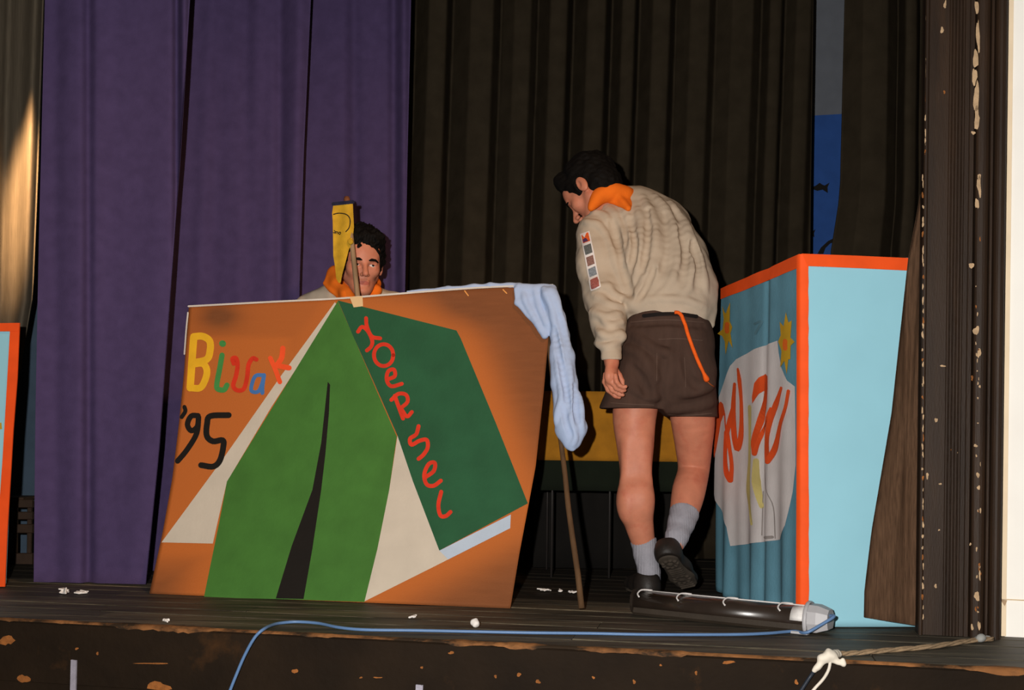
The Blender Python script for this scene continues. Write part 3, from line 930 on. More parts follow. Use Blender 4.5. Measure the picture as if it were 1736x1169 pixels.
sheet('front_sheet', lambda u, v: R_pt(WR*u, 0.002+(ztop-0.002)*v), 30, 50, m_lb, stall, 0.004, nR)
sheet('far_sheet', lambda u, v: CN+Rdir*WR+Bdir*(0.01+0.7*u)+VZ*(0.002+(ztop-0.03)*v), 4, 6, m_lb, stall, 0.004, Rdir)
def on_right(x, y, lift=0.0):
    s, z = uv(PL(x, y, CN, nR), Rdir)
    return R_pt(s, z, lift)
jit = random.Random(5)
def trim_poly(name, pts, fn, lift, th=0.004): 
    v, f = poly_pts(pts, 12)
    return mk(name, [fn(p.x, p.y, lift) for p in v], [tuple(reversed(q)) for q in f], m_ot, stall)
topL = [(1223, 490), (1290, 461), (1353, 432)]
trim_poly('orange_trim', [(1223, 489), (1290, 460), (1360, 429), (1360, 452), (1320, 468), (1290, 481), (1255, 495), (1223, 507)], on_left, 0.004)
edge_pts = [(1357, 431)]+[(1367+jit.uniform(-1.2, 1.6), y) for y in range(440, 1062, 24)]+[(1366, 1064), (1358, 1064)]
mb = MB(); 
zs = [ztop*i/40 for i in range(41)]
for z in zs:
    wv = 0.019+0.002*jit.random()
    mb.v += [CN+nL*(0.008+lfold(0.012, z)*0.5)+Bdir*0.016+VZ*(z+0.002), CN+nL*0.007+nR*0.002+VZ*(z+0.002), CN+nR*0.007+nL*0.002+VZ*(z+0.002), CN+nR*0.008+Rdir*wv+VZ*(z+0.002)]
for i in range(40):
    for j in range(3):
        mb.f.append((4*i+j, 4*i+j+1, 4*i+4+j+1, 4*i+4+j))
mb.build('orange_trim', m_ot, stall, smooth=True)
trim_poly('orange_trim', [(1357, 431), (1450, 434), (1540, 438), (1600, 441), (1600, 462), (1535, 459), (1450, 455), (1366, 452)], on_right, 0.009)
m_vest = mat('grey_white_paint', (208, 201, 199), 0.85, 0.06, 12, 0.2)
zv2 = lambda pts: zz(pts, 1200, 420, 3.656)
zv3 = lambda pts: zz(pts, 1195, 620, 2.853)
paint_poly('painted_shirt', [(1249, 609), (1280, 592), (1319, 577), (1321, 597), (1326, 622), (1337, 645), (1350, 655), (1351, 700), (1352, 788), (1347, 832), (1335, 890), (1323, 914), (1280, 920), (1241, 925), (1237, 893), (1227, 869), (1213, 848), (1208, 827), (1213, 778), (1215, 708), (1216, 683), (1225, 658), (1240, 620)], on_left, m_vest, stall, 0.004, 3.5)
m_gold = mat('gold_paint', (196, 152, 34), 0.7, 0.1)
m_or2 = mat('star_orange', (226, 104, 30), 0.7, 0.1)
for pts, c, in (([(95, 358), (112, 398), (122, 405), (148, 338), (146, 455), (160, 490), (150, 530), (162, 622), (140, 575), (120, 662), (114, 580), (95, 545), (64, 532), (98, 505), (106, 440)], (131, 495)),
                ([(495, 398), (510, 462), (530, 450), (523, 555), (548, 582), (524, 605), (522, 690), (510, 690), (500, 782), (485, 700), (455, 742), (465, 640), (441, 580), (460, 540), (452, 458), (480, 485)], (492, 600))):
    st = paint_poly('star', zv2(pts), on_left, m_gold, stall, 0.005, 4)
    paint_strokes('star_centre', [(zv2([(c[0], c[1]-22), (c[0]-2, c[1]), (c[0], c[1]+22)]), 8)], on_left, m_or2, st, 0.006)
w3 = lambda a, b: (lambda t: (a+(b-a)*t)/2.853)
m_os = mat('orange_script', (224, 82, 32), 0.75, 0.08)
za = lambda pts: zz(pts, 1205, 610, 5.3125)
zd = lambda pts: zz(pts, 1270, 620, 3.767)
def ww(*a):                                       # width along a stroke through given values
    return lambda t: 1.22*float(np.interp(t, np.linspace(0, 1, len(a)), a))
sc1 = paint_poly('painted_script', za([(105, 372), (130, 395), (150, 470), (148, 492), (130, 502), (105, 560), (85, 680), (65, 800), (45, 880), (30, 800), (25, 700), (35, 600), (55, 470), (80, 400)]), on_left, m_os, stall, 0.008, 3)
paint_strokes('script_stroke', [(za([(232, 215), (222, 400), (222, 560), (235, 720), (258, 800), (285, 700), (293, 550), (290, 350), (275, 180), (262, 80)]), ww(4, 6, 7, 7.5, 8, 7, 5, 4.2, 5.5, 3)),
                                (za([(222, 420), (200, 520), (172, 650)]), ww(5, 6, 6)), (za([(150, 480), (160, 600), (170, 660)]), 2.2),
                                (za([(168, 650), (158, 850), (168, 1000), (200, 1085)]), ww(6, 5.5, 6.5, 6)), (za([(172, 650), (195, 800), (210, 950), (203, 1085)]), ww(6, 4, 4.5, 5))], on_left, m_os, sc1, 0.0085)
sc2 = paint_poly('painted_script', zd([(110, 50), (130, 65), (131, 150), (110, 150), (75, 180), (38, 240), (35, 200), (50, 110), (75, 75)]), on_left, m_os, stall, 0.008, 3)
paint_strokes('script_stroke', [(zd([(118, 120), (108, 250), (78, 370), (50, 480), (50, 560)]), ww(6, 7.5, 7.5, 8, 5)), (zd([(55, 560), (78, 470), (112, 370), (150, 270)]), ww(6, 4.5, 4, 3)),
                                (zd([(222, 140), (185, 240), (150, 340), (127, 450), (124, 550), (133, 610)]), ww(4, 8, 7, 7, 8, 6)), (zd([(133, 610), (178, 520), (213, 380), (250, 270), (270, 160)]), ww(7, 8.5, 6, 4.5, 4.5))], on_left, m_os, sc2, 0.0085)
m_pg = mat('pale_gold', (204, 188, 118), 0.8, 0.1)
paint_strokes('yellow_streak', [(zd([(15, 262), (17, 420), (14, 600), (4, 800), (40, 1010)]), ww(6, 4.5, 5, 8, 3))], on_left, m_pg, stall, 0.007)
paint_strokes('yellow_streak', [(zd([(60, 605), (60, 740), (86, 900)]), ww(7, 10, 4))], on_left, m_pg, stall, 0.007)
m_gr = mat('grime', (142, 134, 130), 0.9, 0.2)
paint_strokes('dark_smear', [(zd([(105, 590), (120, 780), (158, 900), (164, 1100)]), 1.3), (zd([(92, 800), (85, 1080)]), 1.1), (zd([(118, 1095), (150, 1092)]), 5)], on_left, m_gr, stall, 0.0075)
paint_strokes('dark_smear', [(zv2([(300, 470), (340, 455), (320, 500), (305, 530)]), 4)], on_left, mat('teal_smear', (88, 128, 142), 0.9, 0.2), stall, 0.004)

# second stall cut by the left frame edge
CN2 = FL(2, 995)
stall2 = empty('stall', CN2-Vector((0.4, 0, 0)), label='light-blue stall with orange trim cut off by left picture edge', cat='stall')
D2 = CN2.y
def flat2(x, y, lift=0.0):
    v = (995-y)/448
    return P(x, y, D2+0.05*v-lift)
slab('front_sheet', [(-220, 552), (30, 549), (24, 640), (14, 800), (6, 990), (-240, 985)], flat2, mat('light_blue_paper', (150, 204, 220)), stall2, 0.02)
slab('orange_trim', [(17, 556), (33, 548), (29, 640), (22, 730), (18, 800), (12, 900), (8, 994), (-9, 994), (-3, 880), (4, 780), (10, 680)], flat2, m_ot, stall2, 0.006, 0.008)
slab('orange_trim', [(-220, 550), (33, 547), (32, 561), (-220, 564)], flat2, m_ot, stall2, 0.006, 0.010)
slab('yellow_mark', [(-14, 718), (2, 716), (3, 727), (-14, 728)], flat2, m_gold, stall2, 0.002, 0.004)
# crate behind it
cr = empty('slatted_crate', FL(40, 955), label='dark wooden slatted crate standing in gap beside left stall', cat='crate')
m_cr = mat('dark_crate_wood', (54, 38, 26), 0.7, 0.25, 20, 0.3, 60, 0.3, (1, 1, 1))
dC = FL(40, 955).y
def crp(x, y, o=0.0): return P(x, y, dC+o)
for y0, y1 in ((846, 860), (867, 880), (888, 903), (937, 965)):
    mb = MB(); a, b = crp(-25, (y0+y1)/2), crp(56, (y0+y1)/2); mb.bar(a, b, 0.018, (y1-y0)/FPX*dC, (0, 0, 1)); mb.build('slat', m_cr, cr)
for x in (-20, 27, 51):
    a = crp(x, 846, 0.02); b = Vector((a.x, a.y, 0.0)); mb = MB(); mb.bar(b, a, 0.018, 0.02, (0, 1, 0)); mb.build('upright', m_cr, cr)
for x in (-20, 51):
    a = crp(x, 846, 0.17); b = Vector((a.x, a.y, 0.0)); mb = MB(); mb.bar(b, a, 0.018, 0.02, (0, 1, 0)); mb.build('upright', m_cr, cr)
mb = MB(); a, b = crp(-25, 843, 0.09), crp(56, 843, 0.09); mb.bar(a, b, 0.19, 0.012); mb.build('lid', m_cr, cr)

# ------------------------------------------------------------------ draped table behind
tb = empty('draped_table', P(1040, 975, 4.5), label='low table with yellow cloth over green, standing behind the legs', cat='table')
DT = 4.45
def tpt(x, y, o=0.0): return P(x, y, DT+o)
zt = tpt(1040, 664).z
x0, x1 = tpt(918, 700).x, tpt(1158, 700).x
def cloth_drop(name, z0, z1, off, m):
    def fn(u, v):
        x = x0-off+(x1-x0+2*off)*u
        z = z0+(z1-z0)*v
        return Vector((x, DT-off*1.0+0.010*math.sin(u*23)*(1-v), z))
    return sheet(name, fn, 40, 12, m, tb, 0.003, Vector((0, -1, 0)))
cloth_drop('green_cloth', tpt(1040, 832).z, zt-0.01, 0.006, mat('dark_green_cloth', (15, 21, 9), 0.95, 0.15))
cloth_drop('yellow_cloth', tpt(1040, 781).z, zt, 0.022, mat('mustard_cloth', (158, 104, 22), 0.95, 0.12, 20, 0.3))
mb = MB(); mb.hexa([(x0-0.02, DT-0.02, zt-0.015), (x1+0.02, DT-0.02, zt-0.015), (x1+0.02, DT+0.36, zt-0.015), (x0-0.02, DT+0.36, zt-0.015), (x0-0.02, DT-0.02, zt), (x1+0.02, DT-0.02, zt), (x1+0.02, DT+0.36, zt), (x0-0.02, DT+0.36, zt)])
mb.build('table_top', MATS['mustard_cloth'], tb)
sheet('shade_sheet', lambda u, v: Vector((x0-0.02+(x1-x0+0.04)*u, DT+0.35+0.008*math.sin(u*30), 0.004+(zt-0.02)*v)), 40, 6, mat('shade_black', (16, 13, 10), 0.95, 0.15), tb, 0.003, Vector((0, -1, 0)))  # added black sheet, stands in for the shade under the table
for x, o in ((x0+0.05, 0.02), (x1-0.3, 0.03), (x0+0.04, 0.32), (x1-0.04, 0.32), (x1-0.03, 0.02)):
    mb = MB(); mb.tube([(x, DT+o, 0.0), (x, DT+o, zt-0.015)], 0.005, 8); mb.build('leg', mat('dull_steel', (44, 40, 38), 0.5, 0.1), tb, smooth=True)

# ------------------------------------------------------------------ people
m_skin = mat('skin', (196, 124, 96), 0.55, 0.08, 25, 0.15, 160, 0.35, sss=0.08, col2=(186, 104, 80), lo=0.5, hi=0.8)
m_lip = mat('lip_skin', (172, 92, 76), 0.5, 0.08, 25, 0.1)
m_hair = mat('black_hair', (13, 10, 8), 0.75, 0.3, 60, 0.6, 220, 0.12)
m_shirt = mat('beige_cotton', (184, 167, 147), 0.92, 0.06, 14, 0.25, 260, 0.1)
m_shorts = mat('brown_corduroy', (72, 54, 46), 0.92, 0.10, 40, 0.35, 300, 0.1, (1, 1, 0.25))
m_scarf = mat('orange_cotton', (232, 112, 30), 0.9, 0.08, 20, 0.25, 200, 0.1)
m_sock = mat('grey_wool', (150, 148, 156), 0.95, 0.10, 40, 0.5, 240, 0.05)
m_shoe = mat('black_leather', (34, 28, 24), 0.55, 0.2, 30, 0.3, 120, 0.35)
m_sole = mat('dark_rubber', (62, 54, 46), 0.8, 0.15, 40, 0.3)
m_eye = mat('eye_white', (214, 204, 196), 0.12, 0.02, 30, 0.0, spec=0.6, coat=0.5)
m_iris = mat('dark_iris', (30, 20, 14), 0.08, 0.1, 60, 0.0, spec=0.7, coat=0.8)

class Head:
    """Head frame: F forward, U up, L the person's left; c is the centre of the skull between the ears."""
    def __init__(s, c, F, U, k=1.0):
        s.c = Vector(c); s.F = Vector(F).normalized()
        s.U = (Vector(U)-s.F*Vector(U).dot(s.F)).normalized()
        s.L = s.U.cross(s.F).normalized(); s.k = k
        s.R = [tuple(s.F), tuple(s.L), tuple(s.U)]
    def q(s, f, l, u): return s.c+(s.F*f+s.L*l+s.U*u)*s.k
    def add_to(s, B):
        q, k, R = s.q, s.k, s.R
        sc = lambda *r: tuple(v*k for v in r)
        B.ell(q(-0.012, 0, 0.038), sc(0.098, 0.076, 0.090), R, 0.02)
        B.cone(q(0.032, 0, 0.0), q(0.046, 0, -0.080), 0.062*k, 0.036*k, 0.03)
        for i in (-1, 1):
            B.cone(q(-0.002, i*0.047, -0.045), q(0.056, i*0.016, -0.098), 0.026*k, 0.020*k, 0.025)
            B.ell(q(0.058, i*0.040, -0.022), sc(0.026, 0.024, 0.022), R, 0.025)
        B.ell(q(0.074, 0, -0.102), sc(0.020, 0.022, 0.016), R, 0.02)
        B.ell(q(0.060, 0, 0.045), sc(0.034, 0.056, 0.045), R, 0.03)
        B.cone(q(0.080, -0.036, 0.019), q(0.080, 0.036, 0.019), 0.012*k, 0.012*k, 0.014)
        for i in (-1, 1):
            B.ell(q(0.092, i*0.031, -0.001), sc(0.017, 0.017, 0.011), R, 0.010, -1)
        B.cone(q(0.090, 0, 0.008), q(0.116, 0, -0.034), 0.0085*k, 0.012*k, 0.010)
        for i in (-1, 1):
            B.ell(q(0.100, i*0.0115, -0.039), sc(0.010, 0.008, 0.008), R, 0.006)
            B.cone(q(0.086, i*0.017, 0.007), q(0.082, i*0.044, 0.003), 0.0055*k, 0.005*k, 0.004)   # upper lid
            B.cone(q(0.085, i*0.018, -0.011), q(0.081, i*0.043, -0.010), 0.005*k, 0.005*k, 0.005)
            B.ell(q(-0.010, i*0.081, -0.004), sc(0.021, 0.010, 0.035), R, 0.008)
            B.ell(q(0.000, i*0.089, 0.002), sc(0.010, 0.006, 0.018), R, 0.005, -1)
        B.cone(q(0.081, -0.015, -0.066), q(0.081, 0.015, -0.066), 0.0065*k, 0.0065*k, 0.012)
        B.cone(q(0.080, -0.012, -0.0755), q(0.080, 0.012, -0.0755), 0.0068*k, 0.0068*k, 0.012)
        B.cone(q(0.0885, -0.022, -0.0705), q(0.0885, 0.022, -0.0705), 0.0022*k, 0.0022*k, 0.003, op=-1)
    def local(s, V):
        D = (V-np.array(s.c))/s.k
        return D @ np.array(s.R).T
    def lips(s, V, Fc):
        l = s.local(V)[Fc].mean(1)
        return ((l[:, 0] > 0.07) & ((l[:, 1]/0.021)**2+((l[:, 2]+0.0705)/0.0085)**2 < 1)).astype(np.int32)
    def eyes(s, parent, gaze=(1, 0, 0)):
        g = Vector(gaze).normalized()
        G = (s.F*g.x+s.L*g.y+s.U*g.z).normalized()
        for i in (-1, 1):
            c = s.q(0.0755, i*0.031, -0.002)
            bm = bmesh.new()
            bmesh.ops.create_uvsphere(bm, u_segments=20, v_segments=14, radius=0.0128*s.k)
            bm.verts.ensure_lookup_table()
            rot = Vector((0, 0, 1)).rotation_difference(G).to_matrix()
            V = [c+rot @ v.co for v in bm.verts]
            Fc = [tuple(v.index for v in f.verts) for f in bm.faces]
            fm = [1 if sum(bm.verts[j].co.z for j in f)/len(f) > 0.0108*s.k else 0 for f in Fc]
            bm.free()
            mk('eye', V, Fc, m_eye, parent, mats=[m_eye, m_iris], fmat=fm)
            mb = MB()
            mb.tube([s.q(0.0955, i*0.010, 0.016), s.q(0.0965, i*0.025, 0.0200), s.q(0.0925, i*0.040, 0.019), s.q(0.082, i*0.053, 0.011)], [0.0042*s.k, 0.006*s.k, 0.0052*s.k, 0.0025*s.k], 8, 1.0)
            mb.build('eyebrow', m_hair, parent, smooth=True)

def make_hair(H, parent, seed, top=0.0, curl=0.004, freq=140, cut_low=-0.055, fringe=0.0, side=0.0, nape=0.0):
    f = Field()
    sc = lambda *r: tuple(v*H.k for v in r)
    f.ell(H.q(-0.020, 0, 0.046), sc(0.108+top*0.3, 0.086+side, 0.098+top), H.R, 0.02)
    f.ell(H.q(-0.055, 0, -0.012-nape), sc(0.062, 0.074, 0.062+nape), H.R, 0.03)
    f.cone(H.q(0.055, -0.045, 0.095+top*0.5), H.q(0.055, 0.045, 0.095+top*0.5), 0.030*H.k+fringe, 0.030*H.k+fringe, 0.03)
    for i in (-1, 1):
        f.cone(H.q(0.012, i*0.074, 0.03), H.q(0.010, i*0.074, -0.012), 0.012*H.k, 0.007*H.k, 0.012)   # sideburn
    f.warp(wob(curl, freq, seed))
    f.warp(wob(curl*0.6, freq*2.2, seed+1))
    f.ell(H.q(0.118, 0, -0.028), sc(0.088, 0.088, 0.098-fringe), H.R, 0.008, -1)
    for i in (-1, 1):
        f.ell(H.q(-0.008, i*0.090, -0.012), sc(0.022, 0.03, 0.036), H.R, 0.008, -1)
    f.plane(H.q(0, 0, cut_low), tuple(-(H.U*1.0-H.F*0.0)), 0.01)
    v, fc = f.mesh(0.004)
    return mk('hair', v, fc, m_hair, parent)

# ---------------- the bending person
man = empty('person', FL(1120, 1012), label='person in beige shirt and brown shorts bending over, seen from behind', cat='person')
Hd = Head(P(1003, 325, 4.09), (-0.62, 0.40, -0.68), (-0.45, 0.45, 0.75), 1.02)
body = Field()
Lleg = [(P(1088, 630, 3.88), 0.088), (P(1076, 700, 3.87), 0.080), (P(1077, 755, 3.865), 0.067), (P(1078, 800, 3.86), 0.0575), (P(1077, 850, 3.845), 0.0615), (P(1084, 890, 3.85), 0.051), (P(1092, 925, 3.865), 0.041), (P(1100, 968, 3.86), 0.0355), (P(1101, 995, 3.855), 0.034)]
Rleg = [(P(1165, 630, 3.88), 0.088), (P(1174, 705, 3.93), 0.082), (P(1176, 755, 3.98), 0.069), (P(1176, 795, 4.01), 0.059), (P(1168, 830, 3.945), 0.061), (P(1162, 858, 3.90), 0.055), (P(1154, 887, 3.85), 0.043), (P(1147, 910, 3.81), 0.036), (P(1145, 920, 3.80), 0.034)]
body.schain(Lleg); body.schain(Rleg)
# kneecaps and hamstring tendons
body.ell(P(1078, 798, 3.89), (0.04, 0.035, 0.045), k=0.03)
body.ell(P(1063, 852, 3.815), (0.030, 0.036, 0.062), k=0.04); body.ell(P(1092, 846, 3.815), (0.030, 0.036, 0.058), k=0.04)
body.cone(P(1063, 750, 3.82), P(1060, 812, 3.825), 0.012, 0.010, 0.03); body.cone(P(1094, 750, 3.82), P(1096, 812, 3.825), 0.012, 0.010, 0.03)
body.ell(P(1126, 605, 3.89), (0.14, 0.09, 0.11), k=0.03)
body.cone(P(1128, 560, 3.90), P(1100, 420, 4.06), 0.085, 0.095, 0.04)
body.cone(P(1030, 392, 4.07), P(1125, 388, 4.15), 0.048, 0.048, 0.03)
body.chain([(P(1070, 372, 4.10), 0.062), (P(1040, 348, 4.10), 0.058), (Hd.q(-0.03, 0, -0.05), 0.056)], 0.03)
Hd.add_to(body)
# left arm and hand
body.chain([(P(1008, 400, 4.03), 0.055), (P(1022, 505, 3.93), 0.042), (P(1030, 560, 3.84), 0.036), (P(1036, 600, 3.775), 0.029), (P(1037, 614, 3.755), 0.0275)], 0.015, n=(0.7, 0.7, 0), s=1.1)
body.cone(P(1037, 614, 3.755), P(1036, 637, 3.735), 0.028, 0.034, 0.012, n=(0.85, -0.5, 0), s=1.55)
def finger(pts, r0=0.0098, r1=0.0072):
    n = len(pts)
    body.chain([(P(*p), r0+(r1-r0)*i/(n-1)) for i, p in enumerate(pts)], 0.004)
finger([(1027, 634, 3.755), (1025, 647, 3.755), (1031, 661, 3.75), (1043, 671, 3.742), (1050, 673, 3.738)])
finger([(1031, 635, 3.738), (1030, 648, 3.737), (1038, 661, 3.73), (1050, 668, 3.722), (1056, 669, 3.718)])
finger([(1037, 636, 3.722), (1038, 648, 3.720), (1045, 658, 3.713), (1054, 662, 3.707), (1059, 661, 3.704)])
finger([(1043, 636, 3.708), (1045, 646, 3.705), (1050, 653, 3.700), (1057, 656, 3.695), (1061, 655, 3.692)], 0.009, 0.0065)
finger([(1042, 624, 3.775), (1050, 636, 3.785), (1055, 646, 3.785), (1057, 654, 3.78)], 0.011, 0.008)
# right arm reaching forward, with its hand
body.chain([(P(1130, 378, 4.15), 0.055), (P(1140, 470, 4.33), 0.042), (P(1110, 500, 4.45), 0.032), (P(1090, 520, 4.52), 0.026)], 0.015)
rh = P(1084, 528, 4.55)
body.cone(P(1090, 520, 4.52), rh, 0.026, 0.032, 0.012, n=(0, 0, 1), s=1.5)
for i in range(4):
    a = rh+Vector((-0.026+0.016*i, 0.02, -0.012)); b = a+Vector((-0.004, 0.045, -0.012)); c = b+Vector((-0.004, 0.022, -0.026))
    body.chain([(a, 0.0095), (b, 0.0088), (c, 0.0075)], 0.004)
body.chain([(rh+Vector((-0.03, -0.01, -0.005)), 0.011), (rh+Vector((-0.05, 0.02, -0.02)), 0.0095), (rh+Vector((-0.052, 0.045, -0.03)), 0.008)], 0.006)
v, f = body.mesh(0.004)
mk('body', v, f, m_skin, man, mats=[m_skin, m_lip], fmat=Hd.lips(v, f))
Hd.eyes(man, (1, 0, -0.2))
make_hair(Hd, man, 21, top=0.016, curl=0.003, freq=110, cut_low=-0.092, side=0.004, nape=0.014)

# shirt
def shirt_base():
    s = Field()
    nb = (0.10, 0.85, -0.45)
    s.chain([(P(1136, 524, 3.90), 0.148), (P(1133, 495, 3.92), 0.170), (P(1112, 445, 3.985), 0.183), (P(1092, 398, 4.06), 0.165), (P(1078, 372, 4.10), 0.125)], 0.05, n=nb, s=1.38)
    s.cone(P(1020, 392, 4.05), P(1128, 380, 4.14), 0.078, 0.082, 0.06)
    s.cone(P(1075, 352, 4.10), P(1050, 345, 4.10), 0.078, 0.066, 0.05)
    s.chain([(P(1012, 402, 4.03), 0.080), (P(1018, 450, 3.99), 0.086), (P(1026, 503, 3.93), 0.074), (P(1031, 545, 3.86), 0.062), (P(1034, 572, 3.815), 0.053)], 0.03)
    s.cone(P(1030, 577, 3.80), P(1052, 570, 3.78), 0.040, 0.026, 0.015)
    s.chain([(P(1034, 582, 3.80), 0.044), (P(1036, 591, 3.785), 0.0365), (P(1037, 615, 3.755), 0.0365)], 0.006)
    s.chain([(P(1132, 385, 4.15), 0.082), (P(1142, 470, 4.33), 0.068), (P(1112, 498, 4.44), 0.046)], 0.04)
    s.cone(P(1196, 520, 3.89), P(1206, 550, 3.875), 0.030, 0.014, 0.03)         # loose tail at the right hip
    s.cone(P(1076, 514, 3.84), P(1180, 510, 3.84), 0.034, 0.034, 0.03)          # bloused roll over the belt
    return s
base = shirt_base()
bv, bf = base.mesh(0.008)
btree = bvh(bv, bf)
sh = shirt_base()
def ridge(F, tree, pts, r, prot=0.006, k=0.02, op=1):
    """A soft fold (op 1) or valley (op -1) laid along a line on the cloth; prot is its height or depth."""
    pts = spline(pts, 5)
    Q = []
    for x, y in pts:
        p, n = hit(tree, x, y)
        if p is not None: Q.append((p, ray(x, y).normalized()))
    m = len(Q)
    if m < 3: return
    e = lambda t: math.sin(math.pi*min(1, max(0, t)))**0.6
    C = []
    for i, (p, v) in enumerate(Q):
        h = prot*e(i/(m-1))-0.3*prot
        C.append(p+v*(r-h) if op == 1 else p-v*(r-h))
    for a, b in zip(C[:-1], C[1:]):
        if (a-b).length < 0.08: F.cone(a, b, r, r, k, op=op)
S = 3.653
zs_ = lambda pts: zz(pts, 920, 240, S)
for pts, r, op in [
    ([(620, 360), (680, 480), (700, 640), (650, 820), (570, 980)], 0.016, 1),
    ([(590, 430), (610, 560), (600, 740), (560, 900)], 0.013, 1),
    ([(700, 350), (790, 480), (840, 660), (800, 860), (700, 980)], 0.017, 1),
    ([(790, 390), (880, 520), (920, 700), (910, 880), (830, 990)], 0.016, 1),
    ([(870, 480), (940, 640), (990, 800), (1000, 930)], 0.014, 1),
    ([(500, 430), (560, 560), (540, 720), (500, 850)], 0.014, 1),
    ([(390, 400), (450, 470), (490, 560), (500, 680)], 0.014, 1),
    ([(300, 440), (380, 460), (440, 560), (470, 700)], 0.014, 1),
    ([(260, 500), (340, 520), (410, 620), (450, 760), (520, 930)], 0.012, 1),
    ([(730, 720), (680, 840), (600, 960)], 0.013, 1),
    ([(620, 990), (760, 970), (900, 990), (990, 1030)], 0.012, 1),
    ([(380, 880), (450, 950), (520, 985)], 0.013, 1), ([(330, 950), (420, 1010), (490, 1030)], 0.013, 1), ([(310, 1060), (400, 1090), (470, 1070)], 0.012, 1), ([(290, 860), (350, 900), (430, 900)], 0.010, 1),
    ([(650, 420), (650, 600), (620, 800)], 0.010, -1), ([(750, 440), (770, 640), (740, 820)], 0.012, -1), ([(850, 520), (885, 700), (860, 880)], 0.011, -1), ([(545, 470), (570, 640), (540, 800)], 0.010, -1),
    ([(430, 500), (470, 640), (500, 800), (545, 960)], 0.014, -1), ([(930, 620), (960, 760), (960, 920)], 0.010, -1), ([(690, 780), (640, 900), (585, 985)], 0.009, -1)]:
    ridge(sh, btree, zs_(pts), r, 0.0085 if op == 1 else 0.005, 0.012, op)
for pts, r in [([(1012, 560), (1030, 572), (1052, 566)], 0.010), ([(1010, 582), (1030, 588), (1050, 578)], 0.009), ([(1020, 540), (1036, 552), (1056, 545)], 0.009)]:
    ridge(sh, btree, pts, r, 0.008, 0.012)
sh.warp(wob(0.0025, 45, 5)); sh.warp(wob(0.001, 130, 6))
up = Vector((-0.10, 0.0, 1.0))
sh.plane(P(1037, 610, 3.76), (0.02, 0, -1), 0.004)
v, f = sh.mesh(0.004)
v = relax(v, f, 1)
shirt = mk('shirt', v, f, m_shirt, man)
stree = bvh(v, f)

# neckerchief: rolled collar and a folded flap on the back
nk = Field()
nk.schain([(P(1002, 353, 3.995), 0.012), (P(1008, 343, 4.005), 0.022), (P(1020, 330, 4.01), 0.032), (P(1038, 325, 4.015), 0.034), (P(1058, 328, 4.03), 0.029), (P(1076, 329, 4.065), 0.017), (P(1086, 325, 4.09), 0.007)], 0.004)
nk.chain([(P(1086, 325, 4.095), 0.008), (P(1066, 345, 4.20), 0.022), (P(1035, 362, 4.20), 0.02), (P(1008, 362, 4.12), 0.018)], 0.02)
def sp(x, y, lift=0.004):
    p, n = hit(stree, x, y, lift)
    return p if p is not None else P(x, y, 4.05)
C_, D_, E_, G_ = P(1084, 328, 4.085), sp(1064, 355), sp(1038, 343), P(1040, 322, 4.02)
nk.tri(G_, C_, D_, 0.008, 0.014); nk.tri(G_, D_, E_, 0.008, 0.014)
nk.warp(wob(0.0015, 120, 8))
v, f = nk.mesh(0.004); mk('neckerchief', v, f, m_scarf, man)

# badges sewn down the left sleeve
def on_shirt(x, y, lift=0.002):
    p, n = hit(stree, x, y, lift)
    return p if p is not None else P(x, y, 3.95)
a0, a1, b0, b1 = np.array((985.0, 397)), np.array((1000.0, 392)), np.array((1003.0, 494)), np.array((1019.0, 486))
def strip_pt(u, v, jx=0): return tuple((a0*(1-u)+a1*u)*(1-v)+(b0*(1-u)+b1*u)*v)
cols = [(226, 96, 40), (96, 98, 96), (136, 100, 90), (128, 134, 140), (160, 92, 84)]
st = paint_poly('badge_strip', [strip_pt(0, i/8) for i in range(9)]+[strip_pt(1, i/8) for i in range(8, -1, -1)], on_shirt, mat('badge_white', (222, 214, 210), 0.9, 0.04), shirt, 0.004, 4)
for i in range(5):
    e0, e1 = i/5+0.022, (i+1)/5-0.022
    bd = paint_poly('badge', [strip_pt(0.13, e0), strip_pt(0.87, e0), strip_pt(0.87, e1), strip_pt(0.13, e1)], on_shirt, mat('badge_%d' % i, cols[i], 0.9, 0.35, 220, 0.2), shirt, 0.0055, 3)
paint_poly('badge_patch', [strip_pt(0.2, 0.03), strip_pt(0.7, 0.02), strip_pt(0.4, 0.09)], on_shirt, MATS['badge_white'], shirt, 0.0065, 3)
paint_poly('badge_patch', [strip_pt(0.2, 0.11), strip_pt(0.5, 0.1), strip_pt(0.7, 0.17), strip_pt(0.2, 0.17)], on_shirt, mat('badge_violet', (84, 52, 92), 0.9, 0.1), shirt, 0.0065, 3)

